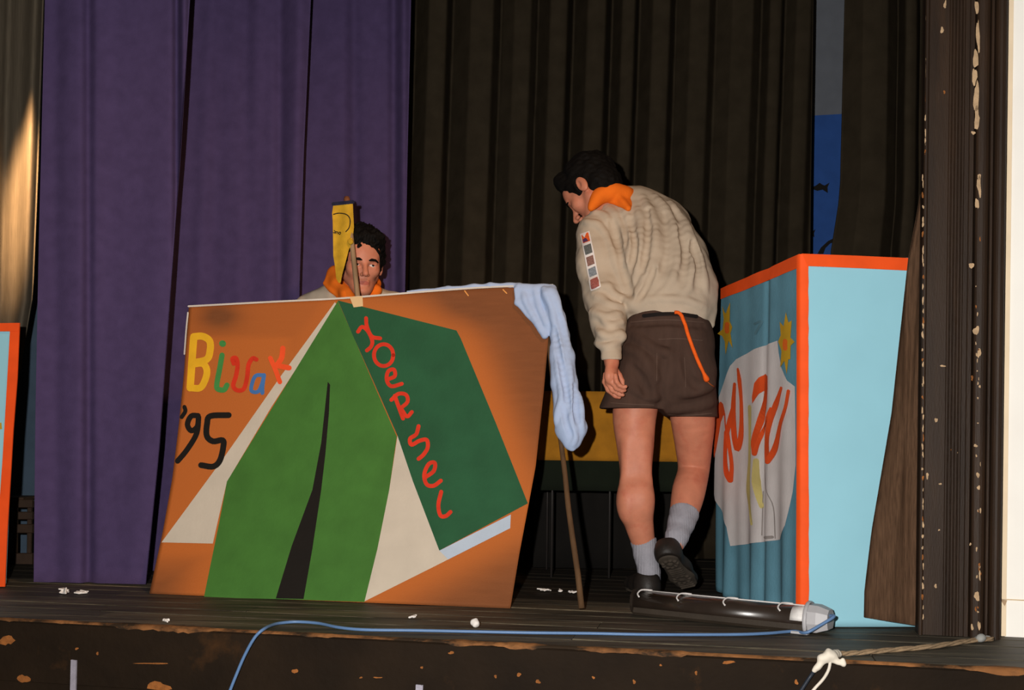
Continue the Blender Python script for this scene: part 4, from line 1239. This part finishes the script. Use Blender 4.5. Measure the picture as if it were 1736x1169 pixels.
# shorts
so = Field()
so.chain([(P(1136, 545, 3.90), 0.142), (P(1132, 580, 3.88), 0.163), (P(1130, 625, 3.87), 0.172)], 0.03, n=(0, 1, 0), s=1.30)
so.ell(P(1098, 630, 3.83), (0.092, 0.085, 0.10), k=0.04); so.ell(P(1166, 632, 3.83), (0.092, 0.085, 0.10), k=0.04)
so.cone(P(1092, 640, 3.87), P(1066, 702, 3.86), 0.100, 0.112, 0.03, n=(0, 1, 0), s=1.05)
so.cone(P(1166, 640, 3.88), P(1172, 722, 3.92), 0.098, 0.098, 0.03, n=(0, 1, 0), s=1.0)
sv, sf = so.mesh(0.008); sotree = bvh(sv, sf)
for pts, r, op in [([(1136, 560), (1128, 600), (1122, 650), (1120, 690)], 0.008, -1), ([(1062, 590), (1090, 605), (1112, 640)], 0.010, 1), ([(1080, 570), (1110, 592), (1135, 600)], 0.009, 1), ([(1060, 650), (1090, 668), (1112, 672)], 0.009, 1),
                   ([(1150, 665), (1180, 662), (1205, 650)], 0.010, 1), ([(1140, 690), (1175, 690), (1208, 680)], 0.009, 1), ([(1065, 620), (1085, 640), (1100, 668)], 0.009, -1), ([(1160, 600), (1170, 640), (1185, 655)], 0.008, -1), ([(1068, 548), (1130, 545), (1195, 550)], 0.006, -1)]:
    ridge(so, sotree, pts, r*1.6, 0.006 if op == 1 else 0.006, 0.016, op)
so.warp(wob(0.0022, 50, 15))
so.cone(P(1076, 690, 3.865), P(1066, 730, 3.86), 0.088, 0.104, 0.006, op=-1)
so.cone(P(1174, 700, 3.92), P(1173, 745, 3.925), 0.085, 0.090, 0.006, op=-1)
zl = P(1066, 693, 3.86); zr_ = P(1172, 707, 3.92)
def cutfield(X, Y, Z):
    xm = 0.5*(P(1118, 700, 3.88).x+P(1128, 700, 3.9).x)
    w_ = 1/(1+np.exp(-(X-xm)/0.006))
    zc = zl.z+(zr_.z-zl.z)*w_
    return Z-zc-0.00*X                            # negative below the hem, cut away
so.p.append((cutfield, None, None, 0.004, -1))
v, f = so.mesh(0.004); v = relax(v, f, 1)
shorts = mk('shorts', v, f, m_shorts, man)
sotree = bvh(v, f)
# waistband
def on_shorts(x, y, lift=0.004):
    p, n = hit(sotree, x, y, lift)
    return p if p is not None else P(x, y, 3.78)
m_seam = mat('seam_thread', (92, 72, 62), 0.9, 0.1)
for pts in ([(1070, 546), (1100, 543), (1140, 542), (1192, 546)], [(1117, 575), (1150, 574), (1190, 577)], [(1114, 598), (1113, 620), (1113, 645)], [(1160, 606), (1161, 630), (1162, 656)], [(1036, 683), (1070, 685), (1108, 686)], [(1134, 701), (1170, 703), (1206, 700)]):
    paint_strokes('seam', [(pts, 1.0)], on_shorts, m_seam, shorts, 0.0025)
paint_strokes('belt', [([(1092, 536), (1120, 533), (1150, 533), (1180, 537)], 6.0)], on_shorts, mat('dark_belt', (24, 20, 20), 0.6, 0.1), shorts, 0.004)
# orange lanyard with a tassel
path = spline([(1143, 531), (1150, 532), (1157, 541), (1166, 570), (1180, 608), (1191, 632), (1197, 645)], 4)
mb = MB(); mb.tube([on_shorts(x, y, 0.006) for x, y in path], [0.0068]*(len(path)-6)+[0.006, 0.006, 0.008, 0.010, 0.011, 0.009], 8)
lan = mb.build('lanyard', mat('orange_cord', (238, 96, 22), 0.8, 0.1, 60, 0.4), shorts, smooth=True)
mb = MB(); mb.tube([on_shorts(x, y, 0.004) for x, y in ((1198, 647), (1204, 652), (1209, 655))], 0.002, 6); mb.build('cord_end', mat('thin_cord', (150, 74, 26), 0.8, 0.1), lan, smooth=True)

# socks and shoes
sk = Field()
sk.chain([(P(1091, 917, 3.866), 0.0475), (P(1095, 940, 3.864), 0.043), (P(1100, 968, 3.86), 0.0395), (P(1102, 994, 3.853), 0.0395)], 0.01)
ax = (P(1091, 917, 3.866)-P(1095, 940, 3.864)).normalized()
sk.p.append(((lambda X, Y, Z, p0=n3(P(1090.5, 914, 3.866)), a=n3(ax): -((X-p0[0])*a[0]+(Y-p0[1])*a[1]+(Z-p0[2])*a[2])), None, None, 0.004, -1))
sk.warp(lambda X, Y, Z: (0.0007*np.sin(X*700)).astype(np.float32))
v, f = sk.mesh(0.003); mk('sock', v, f, m_sock, man)
sk = Field()
sk.chain([(P(1163, 860, 3.90), 0.0590), (P(1155, 886, 3.852), 0.0480), (P(1148, 908, 3.813), 0.0410), (P(1145, 918, 3.803), 0.037)], 0.01)
ax = (P(1162, 860, 3.90)-P(1152, 895, 3.835)).normalized()
sk.p.append(((lambda X, Y, Z, p0=n3(P(1160, 868, 3.885)), a=n3(ax): -((X-p0[0])*a[0]+(Y-p0[1])*a[1]+(Z-p0[2])*a[2])), None, None, 0.004, -1))
sk.cone(P(1137, 902, 3.79), P(1160, 909, 3.79), 0.007, 0.007, 0.006)
sk.warp(lambda X, Y, Z: (0.0007*np.sin(X*700)).astype(np.float32))
v, f = sk.mesh(0.003); mk('sock', v, f, m_sock, man)

def shoe(heel, toe, upv, name='shoe', tread=False):
    """heel and toe are points on the sole; upv points from the sole to the ankle."""
    heel, toe = Vector(heel), Vector(toe)
    t = (toe-heel).normalized(); u = (Vector(upv)-t*Vector(upv).dot(t)).normalized(); s = t.cross(u).normalized()
    Lg = (toe-heel).length
    q = lambda a, b, c: heel+t*(a*Lg)+s*b+u*c
    R = [tuple(t), tuple(s), tuple(u)]
    f = Field()
    f.ell(q(0.14, 0, 0.035), (0.045, 0.038, 0.045), R, 0.02)
    f.cone(q(0.12, 0, 0.035), q(0.15, 0, 0.058), 0.040, 0.041, 0.02)
    f.cone(q(0.2, 0, 0.04), q(0.55, 0, 0.032), 0.042, 0.040, 0.03)
    f.cone(q(0.55, 0.003, 0.028), q(0.80, 0.0, 0.024), 0.044, 0.040, 0.03, n=tuple(u), s=1.35)
    f.ell(q(0.84, 0, 0.024), (0.045, 0.042, 0.026), R, 0.02)
    f.p.append(((lambda X, Y, Z, p0=n3(q(0, 0, 0.010)), a=n3(u): (X-p0[0])*a[0]+(Y-p0[1])*a[1]+(Z-p0[2])*a[2]), None, None, 0.003, -1))
    f.ell(q(0.15, 0, 0.098), (0.040, 0.034, 0.03), R, 0.006, -1)
    v, fc = f.mesh(0.0035)
    o = mk(name, v, fc, m_shoe, man)
    g = Field()
    g.cone(q(0.15, 0, 0.006), q(0.30, 0, 0.006), 0.037, 0.033, 0.01, n=tuple(u), s=4)
    g.cone(q(0.30, 0, 0.006), q(0.66, 0, 0.006), 0.032, 0.046, 0.01, n=tuple(u), s=4)
    g.cone(q(0.66, 0, 0.006), q(0.84, 0, 0.006), 0.046, 0.040, 0.01, n=tuple(u), s=5)
    if tread:
        for c0, rad in ((0.20, 0.025), (0.66, 0.027)):
            g.ell(q(c0, 0, -0.002), (0.013, 0.013, 0.007), R, 0.002)
            for i in range(9):
                a = 2*math.pi*i/9
                g.ell(q(c0, 0, -0.002)+t*math.cos(a)*rad+s*math.sin(a)*rad, (0.008, 0.008, 0.006), R, 0.002)
        for i in range(4):
            g.cone(q(0.37+i*0.05, -0.022, -0.001), q(0.37+i*0.05, 0.022, -0.001), 0.0045, 0.0045, 0.002)
        for i in range(3):
            g.cone(q(0.80+i*0.055, -0.024, -0.001), q(0.80+i*0.055, 0.024, -0.001), 0.0045, 0.0045, 0.002)
    else:
        g.cone(q(0.12, 0, 0.0), q(0.20, 0, 0.0), 0.034, 0.034, 0.004, n=tuple(u), s=4)
    v, fc = g.mesh(0.0028)
    mk('sole', v, fc, m_sole, o)
lh = FL(1102, 1012); lh = Vector((P(1102, 1000, 3.80).x, 3.80, 0.012)); 
shoe(lh, lh+Vector((-0.03, 0.272, 0.0)), (0, 0, 1))
rheel = P(1127, 944, 3.715)
rtoe = Vector((P(1172, 1004, 3.93).x, 3.925, 0.022))
shoe(rheel, rheel+(rtoe-rheel).normalized()*0.272, (0.02, 0.62, 0.78), tread=True)

# ---------------- the kneeling person behind the board
kn = empty('person', Vector((P(615, 760, 4.3).x, 4.36, 0.0)), label='dark-haired person with orange neckerchief peering over the painted board', cat='person')
H2 = Head(P(612, 448, 4.21), (0.30, -0.93, -0.16), (0.06, -0.12, 0.99), 1.0)
b2 = Field()
H2.add_to(b2)
sx = lambda x, y, d: P(x, y, d)
b2.chain([(H2.q(-0.03, 0, -0.05), 0.056), (P(597, 495, 4.29), 0.054), (P(594, 530, 4.36), 0.055)], 0.02)
b2.cone(P(592, 570, 4.37), P(595, 700, 4.39), 0.10, 0.10, 0.03)
b2.cone(P(550, 550, 4.36), P(645, 545, 4.39), 0.045, 0.045, 0.03)
hp = P(598, 770, 4.40); 
for i in (-1, 1):
    hip = hp+Vector((0.09*i, 0, 0)); knee = Vector((hip.x+0.03*i, 4.06, 0.075)); ank = Vector((hip.x+0.02*i, 4.40, 0.06))
    b2.chain([(hip, 0.085), (hip.lerp(knee, 0.5), 0.07), (knee, 0.058)], 0.02)
    b2.chain([(knee, 0.055), (knee.lerp(ank, 0.35)+Vector((0, 0, 0.012)), 0.055), (ank, 0.036)], 0.02)
    b2.chain([(ank, 0.034), (ank+Vector((0, 0.06, -0.01)), 0.035), (ank+Vector((0, 0.12, -0.025)), 0.024)], 0.02)
    shd = P(548 if i < 0 else 648, 545, 4.34); elb = shd+Vector((0.07*i, 0.01, -0.29)); wr = knee+Vector((0.02*i, 0.10, 0.17))
    b2.chain([(shd, 0.05), (elb, 0.04), (wr, 0.028)], 0.015)
    hb = wr+Vector((0, -0.045, -0.035))
    b2.cone(wr, hb, 0.027, 0.034, 0.012, n=(0, 0.5, 1), s=1.6)
    for j in range(4):
        a = hb+Vector((-0.026+0.017*j, -0.01, -0.006)); b_ = a+Vector((0, -0.032, -0.022)); c_ = b_+Vector((0, -0.012, -0.026))
        b2.chain([(a, 0.0095), (b_, 0.0088), (c_, 0.0075)], 0.004)
    b2.chain([(wr+Vector((-0.025*i, -0.02, -0.012)), 0.011), (wr+Vector((-0.045*i, -0.045, -0.03)), 0.0095), (wr+Vector((-0.048*i, -0.062, -0.045)), 0.008)], 0.005)
v, f = b2.mesh(0.004)
mk('body', v, f, m_skin, kn, mats=[m_skin, m_lip], fmat=H2.lips(v, f))
H2.eyes(kn, (0.95, 0.18, 0.16))
make_hair(H2, kn, 31, top=0.016, curl=0.005, freq=170, cut_low=-0.03, side=0.008)
s2 = Field()
s2.chain([(P(598, 790, 4.40), 0.155), (P(595, 680, 4.38), 0.165), (P(592, 575, 4.36), 0.18), (P(592, 545, 4.34), 0.15)], 0.05, n=(0, 1, 0), s=1.35)
s2.cone(P(546, 545, 4.34), P(648, 542, 4.37), 0.075, 0.075, 0.05)
s2.cone(P(590, 522, 4.32), P(598, 508, 4.30), 0.085, 0.070, 0.04)
s2.cone(P(522, 522, 4.34), P(566, 500, 4.33), 0.058, 0.052, 0.05); s2.cone(P(664, 518, 4.37), P(622, 500, 4.35), 0.058, 0.050, 0.05)
for i in (-1, 1):
    shd = P(548 if i < 0 else 648, 545, 4.34); elb = shd+Vector((0.07*i, 0.01, -0.29)); hip = hp+Vector((0.09*i, 0, 0)); knee = Vector((hip.x+0.03*i, 4.06, 0.075)); wr = knee+Vector((0.02*i, 0.10, 0.17))
    s2.chain([(shd, 0.075), (elb, 0.058), (elb.lerp(wr, 0.8), 0.04)], 0.03)
s2.warp(wob(0.004, 40, 12)); s2.warp(wob(0.0015, 110, 13))
v, f = s2.mesh(0.006); mk('shirt', v, f, m_shirt, kn)
s3 = Field()
s3.ell(hp+Vector((0, 0, -0.01)), (0.175, 0.13, 0.12), k=0.03)
for i in (-1, 1):
    hip = hp+Vector((0.09*i, 0, 0)); knee = Vector((hip.x+0.03*i, 4.06, 0.075))
    s3.cone(hip, hip.lerp(knee, 0.6), 0.105, 0.10, 0.03)
s3.warp(wob(0.003, 45, 14))
v, f = s3.mesh(0.007); mk('shorts', v, f, m_shorts, kn)
n2 = Field()
n2.chain([(P(566, 464, 4.30), 0.018), (P(572, 480, 4.255), 0.020), (P(588, 500, 4.225), 0.020), (P(606, 520, 4.215), 0.020), (P(626, 508, 4.225), 0.016), (P(637, 492, 4.25), 0.015), (P(634, 480, 4.33), 0.02), (P(604, 468, 4.39), 0.024), (P(578, 460, 4.36), 0.022), (P(566, 464, 4.30), 0.018)], 0.03)
n2.tri(P(566, 458, 4.29), P(550, 480, 4.275), P(600, 528, 4.215), 0.009, 0.03)
n2.tri(P(566, 458, 4.29), P(590, 495, 4.22), P(600, 528, 4.215), 0.009, 0.03)
n2.warp(wob(0.002, 90, 17))
v, f = n2.mesh(0.004); mk('neckerchief', v, f, m_scarf, kn)
for i in (-1, 1):
    hip = hp+Vector((0.09*i, 0, 0)); ank = Vector((hip.x+0.02*i, 4.40, 0.06))
    f_ = Field(); f_.chain([(ank+Vector((0, -0.05, 0.004)), 0.044), (ank+Vector((0, 0.02, 0)), 0.040)], 0.02); v, f = f_.mesh(0.005); mk('sock', v, f, m_sock, kn)
    f_ = Field(); f_.chain([(ank+Vector((0, 0.01, 0)), 0.043), (ank+Vector((0, 0.07, -0.012)), 0.043), (ank+Vector((0, 0.15, -0.028)), 0.030)], 0.02); v, f = f_.mesh(0.005); mk('shoe', v, f, m_shoe, kn)

# ------------------------------------------------------------------ pale blue shirt hung over the board corner and staff
cl = Field()
db = lambda x, y: board_d(x, y)
cl.chain([(P(690, 494, db(690, 500)+0.012), 0.005), (P(760, 490, db(760, 495)+0.012), 0.009), (P(830, 484.5, db(830, 490)+0.012), 0.011), (P(880, 485, db(880, 490)+0.012), 0.014)], 0.01)
fr = lambda x, y, o=0.010: P(x, y, db(min(x, 925), max(y, 492))-o)
cl.tri(fr(874, 490), fr(936, 492), fr(876, 513), 0.007, 0.012); cl.tri(fr(936, 492), fr(876, 513), fr(925, 568), 0.008, 0.012); cl.tri(fr(936, 492), fr(946, 530, 0.012), fr(925, 568), 0.009, 0.012)
cl.cone(P(880, 486, db(880, 490)), P(936, 489, db(925, 492)), 0.014, 0.016, 0.012)
dS = db(925, 500)-0.012
slv = [(932, 500, 0.030), (944, 535, 0.030), (949, 570, 0.034), (953, 605, 0.043), (957, 650, 0.045), (964, 700, 0.052), (968, 727, 0.054), (970, 746, 0.034), (971, 760, 0.007)]
dsl = lambda y: dS-0.01+(min(0, stf_a.y+(stf_b.y-stf_a.y)*(1031-y)/531-0.052-(dS-0.01)))*min(1, max(0, (y-540)/60))
cl.chain([(P(x, y, dsl(y)), r) for x, y, r in slv], 0.012, n=(0, 1, 0), s=1.35)
cl.cone(P(939, 590, dsl(590)), P(943, 650, dsl(650)), 0.013, 0.016, 0.012)
cv, cf = cl.mesh(0.005); ctree = bvh(cv, cf)
zc = lambda pts: zz(pts, 660, 460, 3.654)
for pts, r, op in [([(830, 130), (860, 220), (960, 400)], 0.008, 1), ([(900, 110), (930, 220), (985, 350)], 0.008, 1), ([(960, 110), (1010, 250), (1040, 400), (1080, 600)], 0.009, 1), ([(1030, 160), (1080, 320), (1110, 480)], 0.008, 1), ([(1040, 500), (1060, 680), (1080, 850), (1110, 1000)], 0.010, 1),
                   ([(1110, 560), (1130, 720), (1130, 880), (1160, 1000)], 0.009, 1), ([(1090, 720), (1050, 850), (1040, 940)], 0.010, 1), ([(1170, 760), (1190, 880), (1190, 990)], 0.009, 1), ([(1120, 940), (1150, 1020), (1130, 1080)], 0.009, 1),
                   ([(1020, 350), (1050, 520), (1090, 700), (1110, 860)], 0.009, -1), ([(1080, 820), (1090, 920), (1120, 1020)], 0.009, -1), ([(1150, 700), (1155, 850), (1170, 940)], 0.007, -1)]:
    ridge(cl, ctree, zc(pts), r, 0.007, 0.010, op)
cl.warp(wob(0.0018, 90, 41))
v, f = cl.mesh(0.0035)
mk('blue_shirt', v, f, mat('pale_blue_cotton', (166, 184, 216), 0.92, 0.05, 14, 0.25, 240, 0.1), None, label='crumpled pale-blue shirt draped over the top right corner of painted board', cat='shirt')

# ------------------------------------------------------------------ strip light lying on the stage
La, Lb = FL(1072, 1042), FL(1384, 1076)
lt = (Lb-La).normalized(); lp = Vector((-lt.y, lt.x, 0))
if lp.y < 0: lp = -lp
fx = empty('strip_light', (La+Lb)/2, label='dark strip light with white clips and grey end cap lying on stage', cat='light fitting')
Ln = (Lb-La).length
def LQ(s, a, z): return La+lt*s+lp*a+Vector((0, 0, z))
W2 = 0.044
def sect(rad, z0, n=14, a0=0.0):
    return [(W2+rad*math.cos(math.pi*i/n), z0+rad*0.92*math.sin(math.pi*i/n)) for i in range(n+1)]
mb = MB(); pr = sect(0.052, 0.028)+[(W2-0.052, 0.022), (W2+0.052, 0.022)][::1]
pr = sect(0.042, 0.036)+[(W2-0.042, 0.022), (W2+0.042, 0.022)]
mb.ext([LQ(0, a, z) for a, z in pr], lt*0.0, lt*(Ln-0.035))
mb.build('cover', mat('smoked_cover', (46, 37, 31), 0.30, 0.2, 12, 0.05, 40, 0.55, coat=0.4), fx, smooth=True)
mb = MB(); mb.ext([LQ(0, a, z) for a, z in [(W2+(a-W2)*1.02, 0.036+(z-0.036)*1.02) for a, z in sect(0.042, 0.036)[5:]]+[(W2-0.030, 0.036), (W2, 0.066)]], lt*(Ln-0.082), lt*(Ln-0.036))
mb.build('glare_patch', mat('pale_glare', (226, 222, 218), 0.35, 0.1, 60, 0.3), fx, smooth=True)  # pale patch added on the cover to imitate the flash glare
mb = MB(); pr = [(W2-0.043, 0.026), (W2-0.045, 0.010), (W2-0.036, 0.0), (W2+0.036, 0.0), (W2+0.045, 0.010), (W2+0.043, 0.026)]
mb.ext([LQ(0, a, z) for a, z in pr], lt*0.003, lt*(Ln-0.03))
mb.build('housing', mat('dark_housing', (52, 44, 36), 0.5, 0.15), fx)
m_cap = mat('grey_plastic', (172, 170, 172), 0.45, 0.05, 12, 0.05, spec=0.4)
mb = MB(); oc = [(W2-0.034, 0.004), (W2+0.034, 0.004), (W2+0.046, 0.03), (W2+0.042, 0.066), (W2+0.022, 0.084), (W2-0.022, 0.084), (W2-0.042, 0.066), (W2-0.046, 0.03)]
cen = (W2, 0.042)
v1 = [LQ(Ln-0.034, a, z) for a, z in oc]; v2 = [LQ(Ln-0.004, cen[0]+(a-cen[0])*0.98, cen[1]+(z-cen[1])*0.98) for a, z in oc]; v3 = [LQ(Ln+0.028, cen[0]+(a-cen[0])*0.72, cen[1]+(z-cen[1])*0.72) for a, z in oc]
mb.add(v1+v2+v3, [tuple(range(8)), tuple(range(23, 15, -1))]+[(i+8, (i+1) % 8+8, (i+1) % 8, i) for i in range(8)]+[(i+16, (i+1) % 8+16, (i+1) % 8+8, i+8) for i in range(8)])
mb.build('end_cap', m_cap, fx)
mb = MB(); v1 = [LQ(0.0, a, z) for a, z in oc]; v2 = [LQ(-0.012, cen[0]+(a-cen[0])*0.92, cen[1]+(z-cen[1])*0.92) for a, z in oc]
mb.add(v1+v2, [tuple(range(7, -1, -1)), tuple(range(8, 16))]+[(i, (i+1) % 8, (i+1) % 8+8, i+8) for i in range(8)])
mb.build('end_cap', mat('dark_cap', (44, 36, 30), 0.5, 0.1), fx, label='dark far end cap')
# strap round the near end with its foot
mb = MB()
band = [(W2+0.0485*math.cos(a), 0.036+0.054*math.sin(a)) for a in [math.pi*(-0.28+1.56*i/16) for i in range(17)]]
mb.tube([LQ(Ln-0.036, a, max(z, 0.003)) for a, z in band], 0.0065, 8, 0.6)
mb.build('strap', m_cap, fx, smooth=True)
mb = MB(); mb.bar(LQ(Ln-0.07, -0.012, 0.0045), LQ(Ln-0.02, -0.012, 0.0045), 0.022, 0.008); mb.build('foot', m_cap, fx)
m_clip = mat('white_clip', (214, 208, 204), 0.4, 0.05, spec=0.4)
ztp = 0.036+0.042*0.92
mb = MB(); mb.tube([LQ(0.01, W2+0.012, ztp+0.0015), LQ(Ln-0.05, W2+0.012, ztp+0.0015)], 0.0022, 6); mb.build('rod', m_clip, fx, smooth=True)
for fxp in (0.02, 0.25, 0.51, 0.80):
    s = fxp*Ln
    mb = MB(); mb.tube(spline([LQ(s+0.03, W2+0.016, ztp+0.003), LQ(s+0.012, W2+0.006, ztp+0.005), LQ(s, W2-0.010, ztp+0.004), LQ(s-0.002, W2-0.028, ztp-0.006), LQ(s+0.008, W2-0.036, ztp-0.015)], 4), 0.0028, 6)
    mb.build('clip', m_clip, fx, smooth=True)

# ------------------------------------------------------------------ cables, rope, paper scraps
e0 = LQ(Ln+0.026, W2-0.005, 0.055)
pts = [e0, e0+Vector((0.004, -0.03, 0.002)), LQ(Ln+0.012, -0.015, 0.03), LQ(Ln-0.02, -0.035, 0.010)]
pts += [FL(x, y, 0.006) for x, y in ((1345, 1069.5), (1300, 1073), (1240, 1075), (1100, 1075), (1000, 1073), (900, 1072), (800, 1070), (700, 1068), (620, 1067), (575, 1063), (540, 1056), (505, 1053.5), (480, 1055))]
pts += [FL(464, 1058, 0.007)]
fz0 = ST(0, -0.035, 0)
pts += [PL(447, 1066, ST(0, -0.020, 0), IN), PL(432, 1080, fz0, IN), PL(416, 1108, fz0, IN), PL(402, 1140, fz0, IN), PL(385, 1185, fz0, IN), PL(360, 1270, fz0, IN)]
mb = MB(); mb.tube([Vector(p) for p in spline(pts, 6)], 0.0048, 8)
mb.build('blue_cable', mat('blue_grey_pvc', (92, 124, 166), 0.45, 0.05, spec=0.4), None, smooth=True, label='thin blue cable running along the stage and over its front edge', cat='cable')
# twine rope over the boards to the post
rp = empty('rope', FL(1540, 1099), label='frayed tan rope lying across the boards to the post', cat='rope')
pts = spline([FL(1412, 1108, 0.007), FL(1450, 1106, 0.007), FL(1510, 1101, 0.007), FL(1580, 1095, 0.007), FL(1640, 1086, 0.007), FL(1682, 1082, 0.008)], 8)
m_rope = mat('tan_twine', (150, 126, 98), 0.9, 0.25, 60, 0.5)
for k in range(3):
    mb = MB(); q = []
    for i, p in enumerate(pts):
        t = Vector(pts[min(i+1, len(pts)-1)])-Vector(pts[max(i-1, 0)]); t.normalize()
        s = t.cross(Vector((0, 0, 1))).normalized()
        a = i*0.55+k*2.094
        q.append(Vector(p)+s*0.006*math.cos(a)+Vector((0, 0, 0.0035*math.sin(a))))
    mb.tube(q, 0.0042, 6); mb.build('strand', m_rope, rp, smooth=True)
kf = Field(); kf.ell(FL(1664, 1081, 0.014), (0.014, 0.012, 0.011), k=0.006); kf.cone(FL(1655, 1083, 0.008), FL(1676, 1081, 0.008), 0.008, 0.007, 0.006); kf.warp(wob(0.002, 200, 51)); v, f = kf.mesh(0.0025); mk('knot', v, f, mat('grey_knot', (150, 150, 146), 0.9, 0.1), rp)
# white taped joint with black and white leads
tw = empty('taped_leads', FL(1408, 1112), label='white taped bundle with black and white leads hanging over stage edge', cat='cable')
kf = Field()
kf.chain([(FL(1420, 1108, 0.010), 0.011), (FL(1405, 1110, 0.013), 0.014), (PL(1395, 1117, ST(0, -0.024, 0), IN), 0.010), (PL(1381, 1136, ST(0, -0.024, 0), IN), 0.0075)], 0.012)
kf.cone(PL(1412, 1118, ST(0, -0.02, 0), IN), PL(1429, 1125, ST(0, -0.022, 0), IN), 0.009, 0.006, 0.012); kf.cone(PL(1429, 1118, ST(0, -0.02, 0), IN), PL(1430, 1127, ST(0, -0.022, 0), IN), 0.005, 0.004, 0.006)
kf.warp(wob(0.0015, 220, 52)); v, f = kf.mesh(0.0025); mk('tape', v, f, mat('white_tape', (222, 212, 196), 0.7, 0.05), tw)
mb = MB(); mb.tube([PL(x, y, ST(0, -0.024, 0), IN) for x, y in ((1383, 1133), (1371, 1150), (1358, 1170), (1340, 1200))], 0.005, 8); mb.build('black_lead', mat('black_pvc', (38, 44, 54), 0.45, 0.1), tw, smooth=True)
mb = MB(); mb.tube(spline([PL(x, y, ST(0, -0.024, 0), IN) for x, y in ((1408, 1118), (1405, 1134), (1396, 1150), (1379, 1169), (1355, 1200))], 5), 0.0042, 8); mb.build('white_lead', mat('white_pvc', (214, 204, 190), 0.5, 0.05), tw, smooth=True)

m_paper = mat('white_paper', (226, 220, 214), 0.9, 0.03, 20, 0.2)
def scrap(x, y, rx, ry, rz, seed, label):
    f = Field()
    c = FL(x, y, rz*0.8)
    r = random.Random(seed)
    k_ = c.y/FPX
    for i in range(5):
        a = c+Vector((r.uniform(-1, 1)*rx*k_*0.7, r.uniform(-1, 1)*ry, r.uniform(-0.3, 0.5)*rz))
        b = c+Vector((r.uniform(-1, 1)*rx*k_, r.uniform(-1, 1)*ry, r.uniform(-0.4, 0.6)*rz))
        d = c+Vector((r.uniform(-1, 1)*rx*k_, r.uniform(-1, 1)*ry, r.uniform(-0.4, 0.9)*rz))
        f.tri(a, b, d, 0.0028, 0.002)
    v, fc = f.mesh(0.0018)
    v[:, 2] += 0.0008-v[:, 2].min()
    mk('paper_scrap', v, fc, m_paper, None, smooth=False, label=label, cat='paper scrap', group='paper scraps on the stage floor')
scrap(110, 1000, 11, 0.025, 0.016, 1, 'crumpled white paper scrap at foot of the leftmost purple curtain, larger one')
scrap(136, 1004, 10, 0.02, 0.006, 2, 'flat white paper sliver touching the crumpled scrap by the purple curtain')
scrap(282, 1052, 7, 0.012, 0.006, 3, 'small white paper scrap on stage edge left of the blue cable loop')
scrap(699, 1045, 7, 0.012, 0.006, 4, 'small white paper scrap below the tent board, left of a round one')
scrap(924, 1000, 16, 0.012, 0.006, 6, 'grey-white paper strip on floor left of the wooden staff')
scrap(951, 1001, 4, 0.012, 0.006, 7, 'tiny pale paper bit beside the wooden staff, middle of three')
scrap(970, 1003, 7, 0.012, 0.006, 8, 'pale paper bit just left of the wooden staff foot')
kf = Field(); kf.ell(FL(806, 1056, 0.013), (0.0145, 0.013, 0.013), k=0.004); kf.warp(wob(0.002, 260, 61)); v, f = kf.mesh(0.002); v[:, 2] += 0.0005-v[:, 2].min()
mk('paper_ball', v, f, m_paper, None, label='small round white paper ball on stage below the painted board', cat='paper ball', group='paper scraps on the stage floor')
